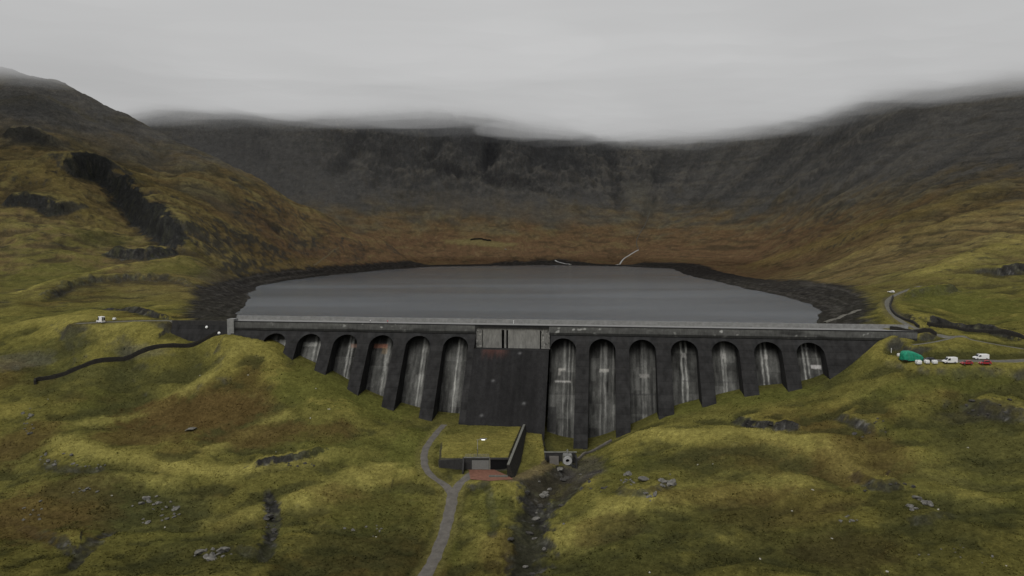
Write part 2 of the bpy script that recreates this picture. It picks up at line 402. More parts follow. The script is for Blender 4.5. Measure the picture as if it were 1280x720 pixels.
# roads (survey lines)
def zsm(pts, n=3):
    P = [np.array(p) for p in pts]
    for _ in range(n):
        Q = [p.copy() for p in P]
        for i in range(1, len(P) - 1): Q[i][2] = (P[i - 1][2] + 2 * P[i][2] + P[i + 1][2]) / 4
        P = Q
    return P
def road_line(pl, n=6, z=None):
    pts = [march(px, py, Z) for px, py in pl] if z is None else [np.array(at_level(px, py, z)) for px, py in pl]
    return zsm(smooth_line(pts, n), 12)
ROAD_MAIN = road_line([(520, 738), (540, 706), (554, 672), (562, 640), (566, 618)])
ROAD_DAM = road_line([(566, 618), (554, 606), (540, 596), (531, 582), (532, 562), (543, 545), (555, 531)])
ROAD_FORE = road_line([(566, 618), (574, 606), (582, 598), (590, 592)])
for p in ROAD_FORE[-4:]: p[2] = GZ
ROAD_FORE = zsm(ROAD_FORE, 6)
ROAD_DAM[0] = ROAD_MAIN[-1].copy(); ROAD_FORE[0] = ROAD_MAIN[-1].copy()
TRACK_CAR = road_line([(1135, 444), (1160, 451), (1190, 453), (1230, 452), (1262, 451), (1310, 449)])
for p in TRACK_CAR: p[2] = .35 * p[2] + .65 * float(np.mean([q[2] for q in TRACK_CAR]))
ROAD_R = road_line([(1112, 411), (1150, 417), (1190, 420), (1240, 430), (1310, 442)])
TRACK_UP = road_line([(1150, 414), (1128, 402), (1112, 388), (1110, 376), (1125, 366), (1150, 358)])
TRACK_LINK = road_line([(1140, 432), (1170, 428), (1200, 421)])
ROAD_L = [np.array(D(-48, -5.2, -1.0)), np.array(D(-34, -5.2, -.9)), np.array(D(-18, -5.2, -.8)), np.array(D(0, -5.2, -.8))]
pl_ = [np.array(at_level(px, py, z)) for px, py, z in [(96, 404.5, -2.2), (126, 403, -1.8), (160, 401.5, -1.4)]]
ROAD_L = zsm(smooth_line(pl_ + ROAD_L, 6), 8)
PATH_OUT = road_line([(640, 600), (662, 592), (680, 582), (695, 572)])
for pts, hw, so in ((ROAD_MAIN, 3.2, 4), (ROAD_DAM, 2.6, 3), (ROAD_FORE, 2.8, 3), (TRACK_CAR, 6.5, 7), (ROAD_R, 2.8, 4), (TRACK_UP, 2.6, 4), (TRACK_LINK, 1.6, 3), ([p for p in ROAD_L if (p[0] - PL[0]) * ES[0] + (p[1] - PL[1]) * ES[1] < -37], 3.2, 4)):
    flatten(pts, hw, so)
print('terrain z range', Z.min(), Z.max())

# ------------------------------------------------------------------ terrain: colour fields (world space)
LUM = 0.80
def lin(c): 
    c = np.array(c, float) / 255
    return np.where(c <= .04045, c / 12.92, ((c + .055) / 1.055) ** 2.4)
def alb(r, g, b, sat=.8):
    if r > g * 1.02 and b < .62 * g: r, g = r * .968, g * 1.0
    l_ = .3 * r + .55 * g + .15 * b
    return np.clip(lin(tuple(l_ + (v_ - l_) * sat for v_ in (r, g, b))) / LUM, 0, .8)
gzy, gzx = np.gradient(Z); 
dv, du = VV[1] - VV[0], UU[1] - UU[0]
zy_u = gzy / dv / Yg; zx = gzx / du / Yg; zy = zy_u - Ug * zx
slope = np.hypot(zx, zy)
def blur(A, k):
    for ax in (0, 1):
        c = np.cumsum(np.insert(np.pad(A, [(k, k) if i == ax else (0, 0) for i in (0, 1)], mode='edge'), 0, 0, axis=ax), axis=ax)
        n = 2 * k + 1
        A = (np.take(c, range(n, c.shape[ax]), axis=ax) - np.take(c, range(0, c.shape[ax] - n), axis=ax)) / n
    return A
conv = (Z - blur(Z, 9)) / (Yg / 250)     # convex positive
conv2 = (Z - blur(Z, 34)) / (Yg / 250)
def mix(c, col, w):
    w = np.clip(w, 0, 1)[..., None]
    return c * (1 - w) + np.asarray(col) * w
nA = fbm(Xg / 55 + 5, Yg / 40, 4); nB = fbm(Xg / 20 + 50, Yg / 15, 4, .6); nC = fbm(Xg / 5 + 11, Yg / 4, 3, .6); nD = fbm(Xg / 90 - 8, Yg / 70 + 3, 3)
nF = fbm(Xg / 1.6, Yg / 1.4, 2)
C = np.zeros(Z.shape + (3,)) + alb(86, 79, 32)
C = mix(C, alb(68, 68, 27), sstep(-.1, .45, nA + .3 * nB))
C = mix(C, alb(74, 59, 27), .85 * sstep(.05, .45, nD + .45 * nB - .05))
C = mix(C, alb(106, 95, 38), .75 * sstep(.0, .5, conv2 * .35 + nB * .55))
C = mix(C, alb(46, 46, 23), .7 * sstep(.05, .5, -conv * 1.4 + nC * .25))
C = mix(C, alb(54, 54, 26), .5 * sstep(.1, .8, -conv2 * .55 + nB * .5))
# hillsides
ML = sstep(380, 620, Yg + nB * 60)
Hc = np.zeros(Z.shape + (3,)) + alb(92, 74, 43)
Hc = mix(Hc, alb(104, 90, 50), .8 * sstep(-.1, .4, nA + conv * .5))
Hc = mix(Hc, alb(62, 52, 31), .8 * sstep(0, .4, nD + nB * .4))
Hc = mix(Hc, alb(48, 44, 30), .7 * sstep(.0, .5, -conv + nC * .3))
leftg = sstep(-150, -420, Xg) * sstep(900, 520, Yg)
Hc = mix(Hc, alb(86, 80, 34), .8 * leftg * sstep(-.4, .2, nB + conv))
rightg = sstep(180, 330, Xg) * sstep(700, 480, Yg)
Hc = mix(Hc, alb(86, 80, 34), .8 * rightg * sstep(-.4, .2, nB + conv))
C = mix(C, Hc, ML)
# moor at the lake head
moor = sstep(700, 1000, Yg + nB * 80) * sstep(120, 20, Z + nA * 50)
C = mix(C, alb(88, 65, 44), .85 * moor)
C = mix(C, alb(104, 86, 56), .5 * moor * sstep(.1, .5, nB + nC * .4))
# high grey ground
zz_ = Z + nA * 55 + nB * 26 + (m_mid - .3) * 14
grey_line = np.where(Xg > 150, np.interp(Yg, [500, 800, 1100, 1400, 2000], [135, 115, 98, 90, 90]), np.interp(Yg, [600, 900, 1150, 1350, 2000], [205, 180, 140, 100, 92]))
gw = sstep(-55, 65, zz_ - grey_line)
GC = np.zeros(Z.shape + (3,)) + alb(69, 67, 63)
GC = mix(GC, alb(58, 57, 55), .55 * sstep(-.1, .5, nB * .7 + nA * .4 - conv * .8))
GC = mix(GC, alb(80, 75, 66), .3 * sstep(.1, .5, conv * .9 + nC * .5))
GC = mix(GC, alb(72, 66, 44), .5 * sstep(.0, .4, nD) * (Xg < -350) * (Yg < 1250))
GC = mix(GC, alb(50, 50, 50), .6 * sstep(.9, 1.5, slope + nB * .3) * (Yg > 1200))
cs = fbm((Xg * .8 + Yg * .6) / 75 + wx / 60, Z / 9 + fbm(Xg / 50, Yg / 50, 2) * .8, 4, .6)
cs2 = fbm((Xg * .8 + Yg * .6) / 22, Z / 3.2 + fbm(Xg / 30, Yg / 30, 2) * .8, 3, .6)
C = mix(C, alb(48, 44, 32), .6 * ML * sstep(.05, .4, cs * .8 + cs2 * .4)); C = mix(C, alb(98, 84, 50), .45 * ML * sstep(.05, .4, -cs * .8 - cs2 * .4))
GC = mix(GC, alb(50, 49, 47), .6 * sstep(.05, .4, cs * .8 + cs2 * .35)); GC = mix(GC, alb(82, 76, 64), .4 * sstep(.05, .45, -cs * .8 - cs2 * .4))
C = mix(C, GC, gw * ML)
# banks, rock, slopes
C = mix(C, alb(40, 40, 41), .8 * DRK)
C = mix(C, alb(126, 114, 50), .75 * YEL * fore); C = mix(C, alb(110, 92, 44), .6 * YEL * far)
strk = fbm((Xg + Yg * .5) / 9, (Yg - Xg * .3) / 42, 3)
C = mix(C, alb(54, 47, 31), .5 * ML * sstep(.1, .5, strk) * (1 - .5 * gw))
C = mix(C, alb(50, 50, 47), .85 * sstep(.75, 1.25, slope + nC * .35) * (1 - .9 * gw))
st2 = fbm((Xg + wx) / 22, (Yg + wy) / 8, 4, .6)
C = mix(C, alb(42, 41, 34), .75 * sstep(.18, .45, st2) * sstep(380, 480, Yg) * sstep(1150, 800, Yg) * (np.abs(Xg) > 190))
rockc = np.zeros(Z.shape + (3,)) + alb(44, 43, 40)
rockc = mix(rockc, alb(78, 77, 74), .8 * sstep(.15, .5, nC + nF * .35)); rockc = mix(rockc, alb(24, 24, 24), .8 * sstep(.05, .4, -nC + nF * .4))
rockc = mix(rockc, alb(62, 60, 36), .75 * sstep(.0, .3, nB * .6 + nC * .5))
rk = np.clip(ROCK * 1.25 + (nC * .5) * (ROCK > .05), 0, 1)
rockd = mix(rockc, alb(33, 34, 33), .75 * sstep(600, 700, Yg))
C = mix(C, rockd, rk)
# painted patches (world ellipses)
def patch(px, py, rx, ry, col, s, soft=.6):
    global C
    c = march(px, py, Z); a = march(px, py + ry, Z); b = march(px, py - ry, Z); sx = rx * c[1] / F; sy = max(3, min(abs(b[1] - a[1]) / 2, 90))
    m = box_of([c], max(sx, sy) * 1.8)
    d = np.hypot((Xg[m] - c[0]) / sx, (Yg[m] - c[1]) / sy) + (nB[m] * .5 + nC[m] * .45)
    w_ = sstep(1.25, 1.25 - soft, d) * s
    C[m] = mix(C[m], col, w_)
bro, dkg, oli, yl, gr = alb(76, 58, 28), alb(52, 53, 27), alb(74, 75, 28), alb(112, 100, 42), alb(72, 71, 66)
for a in [(690, 612, 48, 20, alb(50, 46, 34), .75), (655, 680, 26, 45, alb(46, 46, 28), .6), (730, 590, 26, 14, alb(64, 60, 54), .6), (600, 303, 45, 4, alb(104, 92, 52), .7), (250, 515, 95, 22, bro, .85), (330, 545, 70, 16, bro, .7), (180, 545, 60, 14, bro, .65), (60, 640, 90, 40, bro, .75), (20, 560, 40, 30, bro, .6), (430, 620, 50, 14, bro, .5), (900, 620, 90, 16, bro, .45), (1060, 690, 80, 22, bro, .5), (760, 660, 50, 20, bro, .45), (620, 690, 20, 30, bro, .4), (190, 640, 70, 26, dkg, .5), (420, 545, 30, 14, bro, .7),
          (110, 610, 60, 22, dkg, .5), (440, 560, 90, 20, oli, .5), (470, 640, 60, 30, oli, .5), (430, 690, 80, 28, dkg, .55), (250, 700, 110, 26, dkg, .5), (500, 690, 30, 50, dkg, .45), (520, 560, 30, 26, oli, .8),
          (400, 480, 60, 22, oli, .8), (470, 510, 50, 16, oli, .8), (1080, 575, 70, 30, bro, .55), (980, 640, 90, 30, bro, .4), (870, 650, 120, 26, dkg, .45), (1180, 650, 90, 40, dkg, .55), (1000, 690, 130, 30, dkg, .5), (1240, 560, 60, 50, dkg, .5), (780, 700, 70, 30, dkg, .45),
          (870, 505, 60, 10, oli, .8), (960, 495, 60, 9, oli, .8), (1190, 480, 100, 14, oli, .6), (1220, 385, 70, 20, oli, .8), (880, 575, 90, 16, dkg, .35), (60, 440, 80, 14, alb(62, 62, 30), .6), (120, 465, 70, 9, dkg, .6), (180, 440, 40, 8, gr, .35), (20, 452, 40, 12, gr, .4),
          (610, 640, 30, 30, oli, .5), (560, 690, 16, 20, oli, .5), (590, 550, 40, 10, yl, .5), (1220, 520, 50, 14, alb(40, 38, 34), .5), (130, 300, 30, 12, dkg, .6), (280, 350, 30, 14, alb(50, 48, 42), .6), (215, 335, 40, 12, oli, .5), (60, 345, 50, 16, oli, .5)]:
    patch(*a)
ck, ck2, ta = alb(47, 47, 47), alb(36, 36, 37), alb(64, 63, 61)
for a in [(300, 200, 110, 30, ta, .7), (400, 235, 90, 26, ta, .6), (640, 262, 130, 16, alb(68, 65, 60), .5), (500, 158, 90, 20, ck, .8), (470, 178, 60, 14, ck, .6), (590, 178, 70, 26, ck, .8), (690, 200, 60, 28, ck, .85), (612, 192, 9, 30, ck2, .8), (640, 222, 60, 10, ck2, .6),
          (745, 186, 40, 16, ck, .7), (560, 215, 40, 10, ck2, .6), (520, 200, 40, 10, ck, .5), (860, 200, 50, 14, ck, .5), (990, 180, 70, 16, ck, .5), (1130, 150, 90, 18, ck, .5), (800, 250, 22, 26, alb(78, 74, 62), .4), (820, 225, 20, 12, ck, .5), (930, 235, 60, 10, ck, .4),
          (40, 130, 70, 18, alb(46, 46, 44), .6), (30, 175, 50, 10, alb(44, 43, 40), .6), (170, 195, 60, 14, alb(58, 56, 50), .5), (260, 245, 50, 14, alb(66, 64, 54), .5), (340, 282, 20, 6, alb(40, 38, 34), .7)]:
    patch(*a, soft=.9)
# drawdown shore
ls = WL + 10.5 + nB * 4 + nC * 2.5
ww = up * sstep(6, -6, SDL - np.interp(Yg, [330, 450, 700], [24, 30, 70]) + nB * 10) * sstep(2.0, -2.0, Z - ls)
dd = np.zeros(Z.shape + (3,)) + alb(37, 36, 35)
dd = mix(dd, alb(62, 60, 56), .6 * sstep(.1, .4, fbm(Xg / 60, Z / 1.1 + nC * .3, 3)))
dd = mix(dd, alb(58, 56, 53), .7 * sstep(.05, .5, nC + nB * .4)); dd = mix(dd, alb(22, 22, 22), .7 * sstep(.1, .4, -nC))
C = mix(C, dd, ww * .95)
# worn verge beside the roads
def verge(pts, hw, col, s):
    global C
    m = box_of(pts, hw + 6); d, _, _, _ = seg_dist(pts, Xg[m], Yg[m])
    C[m] = mix(C[m], col, s * sstep(hw + 2.2, hw, d + nC[m] * 1.2))
for pts, hw in ((ROAD_MAIN, 3), (ROAD_DAM, 2.4), (ROAD_FORE, 2.6)): verge(pts, hw, alb(92, 84, 40), .6)
verge(TRACK_UP, 3, alb(80, 74, 46), .6); verge(PATH_OUT, 1.4, alb(92, 80, 52), .7); verge(ROAD_L, 3.6, alb(52, 48, 36), .7)
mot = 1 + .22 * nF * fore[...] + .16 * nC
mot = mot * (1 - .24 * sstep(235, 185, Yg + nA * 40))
mot = mot * (1 + .55 * sstep(620, 1300, Yg) * sstep(2, 12, Z))  # far ground lightened to make up for light lost under the cloud
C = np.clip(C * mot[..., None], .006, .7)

# ------------------------------------------------------------------ materials
def mat(name, col, rough=.9, nscale=.0, namt=.3, bump=0.0, spec=.2, metal=0, stretch=(1, 1, 1), emit=0):
    m = bpy.data.materials.new(name); m.use_nodes = True; nt = m.node_tree; b = nt.nodes['Principled BSDF']
    b.inputs['Roughness'].default_value = rough; b.inputs['Metallic'].default_value = metal; b.inputs['Specular IOR Level'].default_value = spec
    b.inputs['Base Color'].default_value = (*col, 1)
    if emit:
        b.inputs['Emission Color'].default_value = (*col, 1); b.inputs['Emission Strength'].default_value = emit
    if nscale:
        tc = nt.nodes.new('ShaderNodeTexCoord'); mp = nt.nodes.new('ShaderNodeMapping'); mp.inputs['Scale'].default_value = stretch
        nz = nt.nodes.new('ShaderNodeTexNoise'); nz.inputs['Scale'].default_value = nscale; nz.inputs['Detail'].default_value = 6; nz.inputs['Roughness'].default_value = .65
        nt.links.new(tc.outputs['Object'], mp.inputs['Vector']); nt.links.new(mp.outputs['Vector'], nz.inputs['Vector'])
        mr = nt.nodes.new('ShaderNodeMapRange'); mr.inputs['From Min'].default_value = .3; mr.inputs['From Max'].default_value = .7
        mr.inputs['To Min'].default_value = 1 - namt; mr.inputs['To Max'].default_value = 1 + namt
        nt.links.new(nz.outputs['Fac'], mr.inputs['Value'])
        mx = nt.nodes.new('ShaderNodeMix'); mx.data_type = 'RGBA'; mx.blend_type = 'MULTIPLY'; mx.inputs[0].default_value = 1
        mx.inputs[6].default_value = (*col, 1); nt.links.new(mr.outputs['Result'], mx.inputs[7]); nt.links.new(mx.outputs[2], b.inputs['Base Color'])
        if bump:
            bp = nt.nodes.new('ShaderNodeBump'); bp.inputs['Strength'].default_value = bump; bp.inputs['Distance'].default_value = .3
            nt.links.new(nz.outputs['Fac'], bp.inputs['Height']); nt.links.new(bp.outputs['Normal'], b.inputs['Normal'])
    return m
def mat_attr(name, attr='tint', rough=1.0, spec=.0, scales=((.9, .3),), bump=.0, bscale=1.0, bdist=.5, stretch=(1, 1, 1)):
    m = mat(name, (.1, .1, .1), rough, spec=spec); nt = m.node_tree; b = nt.nodes['Principled BSDF']
    at = nt.nodes.new('ShaderNodeAttribute'); at.attribute_name = attr
    tc = nt.nodes.new('ShaderNodeTexCoord'); mp = nt.nodes.new('ShaderNodeMapping'); mp.inputs['Scale'].default_value = stretch
    nt.links.new(tc.outputs['Object'], mp.inputs['Vector'])
    cur = at.outputs['Color']
    for sc, am in scales:
        nz = nt.nodes.new('ShaderNodeTexNoise'); nz.inputs['Scale'].default_value = sc; nz.inputs['Detail'].default_value = 5; nz.inputs['Roughness'].default_value = .65
        nt.links.new(mp.outputs['Vector'], nz.inputs['Vector'])
        mr = nt.nodes.new('ShaderNodeMapRange'); mr.inputs['From Min'].default_value = .28; mr.inputs['From Max'].default_value = .72
        mr.inputs['To Min'].default_value = 1 - am; mr.inputs['To Max'].default_value = 1 + am; nt.links.new(nz.outputs['Fac'], mr.inputs['Value'])
        mx = nt.nodes.new('ShaderNodeMix'); mx.data_type = 'RGBA'; mx.blend_type = 'MULTIPLY'; mx.inputs[0].default_value = 1
        nt.links.new(cur, mx.inputs[6]); nt.links.new(mr.outputs['Result'], mx.inputs[7]); cur = mx.outputs[2]
    nt.links.new(cur, b.inputs['Base Color'])
    if bump:
        nz = nt.nodes.new('ShaderNodeTexNoise'); nz.inputs['Scale'].default_value = bscale; nz.inputs['Detail'].default_value = 6; nz.inputs['Roughness'].default_value = .6
        nt.links.new(mp.outputs['Vector'], nz.inputs['Vector'])
        bp = nt.nodes.new('ShaderNodeBump'); bp.inputs['Strength'].default_value = bump; bp.inputs['Distance'].default_value = bdist
        nt.links.new(nz.outputs['Fac'], bp.inputs['Height']); nt.links.new(bp.outputs['Normal'], b.inputs['Normal'])
    return m
def add_lifts(m, step=2.6):
    nt = m.node_tree; b = nt.nodes['Principled BSDF']; src = b.inputs['Base Color'].links[0].from_socket; tc = nt.nodes.new('ShaderNodeTexCoord'); sx = nt.nodes.new('ShaderNodeSeparateXYZ'); nt.links.new(tc.outputs['Object'], sx.inputs[0])
    def mth(op, a, v):
        n = nt.nodes.new('ShaderNodeMath'); n.operation = op; nt.links.new(a, n.inputs[0])
        if v is not None: n.inputs[1].default_value = v
        return n.outputs[0]
    q = mth('DIVIDE', sx.outputs['Z'], step); fr = mth('FRACT', q, None); fl = mth('FLOOR', q, None)
    wn = nt.nodes.new('ShaderNodeTexWhiteNoise'); wn.noise_dimensions = '1D'; nt.links.new(fl, wn.inputs['W'])
    a = mth('MULTIPLY', wn.outputs['Value'], .3); a = mth('ADD', a, .88); ln = mth('LESS_THAN', fr, .07); ln = mth('MULTIPLY', ln, -.28); sm = nt.nodes.new('ShaderNodeMath'); sm.operation = 'ADD'; nt.links.new(a, sm.inputs[0]); nt.links.new(ln, sm.inputs[1])
    mx = nt.nodes.new('ShaderNodeMix'); mx.data_type = 'RGBA'; mx.blend_type = 'MULTIPLY'; mx.inputs[0].default_value = 1; nt.links.new(src, mx.inputs[6]); nt.links.new(sm.outputs[0], mx.inputs[7]); nt.links.new(mx.outputs[2], b.inputs['Base Color'])
M = dict(
    ground=mat_attr('hill_ground', scales=((.45, .28), (.1, .2), (1.3, .34), (4, .32)), bump=.3, bscale=.7, bdist=.8),
    tuft=mat_attr('tussock_grass', scales=((.8, .15),)),
    concrete=mat('dark_concrete', tuple(alb(37, 37, 37)), .92, .35, .42, .25, .1, stretch=(1, 1, .12)),
    side=mat('buttress_concrete', tuple(alb(37, 36.5, 36)), .92, .35, .42, .25, .1, stretch=(1, 1, .12)),
    stained=mat_attr('stained_concrete', scales=((.5, .2), (2.0, .15)), bump=.2, bscale=1, bdist=.15, rough=.9, stretch=(1, 1, .25)),
    deck=mat('crest_paving', tuple(alb(116, 116, 114)), .85, .5, .15),
    pale=mat('pale_concrete', tuple(alb(112, 112, 109)), .9, .6, .25),
    coping=mat('dark_coping', tuple(alb(34, 34, 34)), .9, .6, .25),
    tarmac=mat('worn_tarmac', tuple(alb(84, 80, 74)), .95, .5, .25, .2, .1),
    gravel=mat('gravel', tuple(alb(90, 88, 80)), .95, .6, .3, .3, .0),
    verge=mat('trodden_grass', tuple(alb(96, 82, 54)), .95, .5, .3),
    wet=mat('streamwater', tuple(alb(165, 165, 162)), .6, .6, .4),
    brick=mat('red_paving', tuple(alb(106, 68, 52)), .9, .8, .25, .2),
    stone=mat('dark_drystone', tuple(alb(36, 34, 30)), .95, 1.6, .45, .6),
    wall=mat('valve_house_concrete', tuple(alb(44, 43, 42)), .9, .6, .3, .3),
    cap=mat('wall_coping', tuple(alb(92, 92, 84)), .9, .8, .25),
    door=mat('grey_door', tuple(alb(98, 98, 94)), .6, 1.5, .12),
    white=mat('white_paint', (.72, .72, .70), .45, 3, .05, spec=.4),
    valve=mat('chalky_white_paint', (.34, .34, .33), .6, 2, .15),
    bag=mat('white_woven_sack', (.66, .66, .64), .9, 4, .1),
    red=mat('red_paint', (.30, .022, .025), .4, 3, .06, spec=.5),
    black=mat('black_paint', (.012, .012, .013), .4, 3, .1, spec=.4),
    glass=mat('tinted_glass', (.015, .017, .02), .12, 2, .05, spec=.6),
    rubber=mat('tyre_rubber', (.015, .015, .015), .9, 6, .2),
    rim=mat('grey_rim', (.25, .25, .26), .4, 6, .1, metal=.6),
    lamp=mat('clear_lamp', (.7, .7, .66), .2, 6, .05),
    lamplit=mat('lit_lamp', (.9, .9, .85), .4, 6, .02, emit=1.2),
    tail=mat('tail_lamp_red', (.3, .01, .01), .3, 6, .05),
    green=mat('green_tarpaulin', (.012, .21, .12), .6, 1.2, .3, .4, .3),
    steel=mat('grey_steel', (.22, .22, .22), .5, 3, .15, metal=.5),
    hole=mat('dark_opening', (.006, .006, .006), 1, 1, .2),
    skin=mat('skin', (.45, .27, .2), .6, 8, .05), trousers=mat('dark_trousers', (.02, .022, .03), .9, 8, .2),
    jacket_w=mat('white_jacket', (.75, .75, .74), .8, 8, .08), jacket_r=mat('red_jacket', (.62, .05, .08), .8, 8, .1), hair=mat('dark_hair', (.02, .015, .01), .8, 20, .3),
)
for k_ in ('concrete', 'side'): add_lifts(M[k_])
def rock_mat():
    m = mat('lichen_rock', tuple(alb(92, 90, 84)), .95, 1.1, .5, .8, .05)
    return m
M['rock'] = rock_mat(); M['rock_pale'] = mat('pale_rock', tuple(alb(150, 146, 134)), .95, 1.2, .3, .5); M['rock_dark'] = mat('wet_dark_rock', tuple(alb(58, 56, 52)), .8, 1.0, .5, .8)

# ------------------------------------------------------------------ object helpers
def link(name, me, material=None, parent=None):
    o = bpy.data.objects.new(name, me); COL.objects.link(o)
    if material: me.materials.append(material)
    if parent: o.parent = parent
    return o
def tag(o, label, cat, group=None):
    o['label'] = label; o['category'] = cat
    if group: o['group'] = group
    return o
def struct(o): o['kind'] = 'structure'; return o
def thing(name, loc, label, cat, group=None, rz=0):
    o = bpy.data.objects.new(name, None); COL.objects.link(o); o.empty_display_size = .5
    o.location = loc; o.rotation_euler = (0, 0, rz)
    return tag(o, label, cat, group)
def pym(name, verts, faces, material, root=None, smooth=False):   # verts in world space; child of a non-rotated root
    off = np.array(root.location) if root else np.zeros(3)
    me = bpy.data.meshes.new(name); me.from_pydata([tuple(np.array(v, float) - off) for v in verts], [], faces); me.validate(); me.update()
    if smooth: me.polygons.foreach_set('use_smooth', [True] * len(me.polygons))
    return link(name, me, material, root)
class MB:
    def __init__(s): s.v, s.f = [], []
    def box8(s, c):                       # 8 corners: bottom ring then top ring
        n = len(s.v); s.v += [tuple(x) for x in c]
        s.f += [[n + i for i in q] for q in ([3, 2, 1, 0], [4, 5, 6, 7], [0, 1, 5, 4], [1, 2, 6, 5], [2, 3, 7, 6], [3, 0, 4, 7])]
    def box(s, x0, x1, y0, y1, z0, z1):
        s.box8([(x0, y0, z0), (x1, y0, z0), (x1, y1, z0), (x0, y1, z0), (x0, y0, z1), (x1, y0, z1), (x1, y1, z1), (x0, y1, z1)])
    def dbox(s, s0, s1, t0, t1, z0, z1):  # box in the dam's own axes
        s.box8([D(s0, t1, z0), D(s1, t1, z0), D(s1, t0, z0), D(s0, t0, z0), D(s0, t1, z1), D(s1, t1, z1), D(s1, t0, z1), D(s0, t0, z1)])
    def tube(s, p, q, r, n=10, r2=None):
        p, q = Vector(p), Vector(q); d = (q - p).normalized(); a = d.orthogonal().normalized(); b = d.cross(a); k = len(s.v); r2 = r if r2 is None else r2
        for c, rr in ((p, r), (q, r2)):
            for i in range(n): s.v.append(tuple(c + (a * math.cos(i * 2 * math.pi / n) + b * math.sin(i * 2 * math.pi / n)) * rr))
        s.f += [[k + i, k + (i + 1) % n, k + n + (i + 1) % n, k + n + i] for i in range(n)] + [[k + n - 1 - i for i in range(n)], [k + n + i for i in range(n)]]
    def build(s, name, material, root=None, smooth=False, world=True):
        o = pym(name, s.v, s.f, material, root if world else None, smooth)
        if root and not world: o.parent = root
        return o
def bevel(o, w, seg=2):
    bm = bmesh.new(); bm.from_mesh(o.data); bmesh.ops.remove_doubles(bm, verts=bm.verts, dist=1e-4)
    bmesh.ops.bevel(bm, geom=list(bm.edges), offset=w, segments=seg, affect='EDGES', clamp_overlap=True); bm.to_mesh(o.data); bm.free(); return o
def grid_mesh(name, pos, tint, material, root=None, smooth=True):
    """pos (nv,nu,3) world; tint (nv,nu,3)"""
    nv, nu = pos.shape[:2]; off = np.array(root.location) if root else np.zeros(3)
    me = bpy.data.meshes.new(name); me.vertices.add(nv * nu); me.vertices.foreach_set('co', (pos - off).astype(np.float32).ravel())
    i = np.arange(nv * nu).reshape(nv, nu); q = np.stack([i[:-1, :-1], i[:-1, 1:], i[1:, 1:], i[1:, :-1]], -1).reshape(-1, 4)
    nf = len(q); me.loops.add(nf * 4); me.loops.foreach_set('vertex_index', q.ravel().astype(np.int32))
    me.polygons.add(nf); me.polygons.foreach_set('loop_start', (np.arange(nf) * 4).astype(np.int32)); me.polygons.foreach_set('loop_total', np.full(nf, 4, np.int32))
    me.polygons.foreach_set('use_smooth', np.full(nf, smooth)); me.update(calc_edges=True)
    if tint is not None:
        a = me.color_attributes.new('tint', 'FLOAT_COLOR', 'POINT'); c = np.ones((nv * nu, 4), np.float32); c[:, :3] = tint.reshape(-1, 3); a.data.foreach_set('color', c.ravel())
    return link(name, me, material, root)

terrain = struct(grid_mesh('terrain', np.stack([Xg, Yg, Z], -1), C, M['ground']))

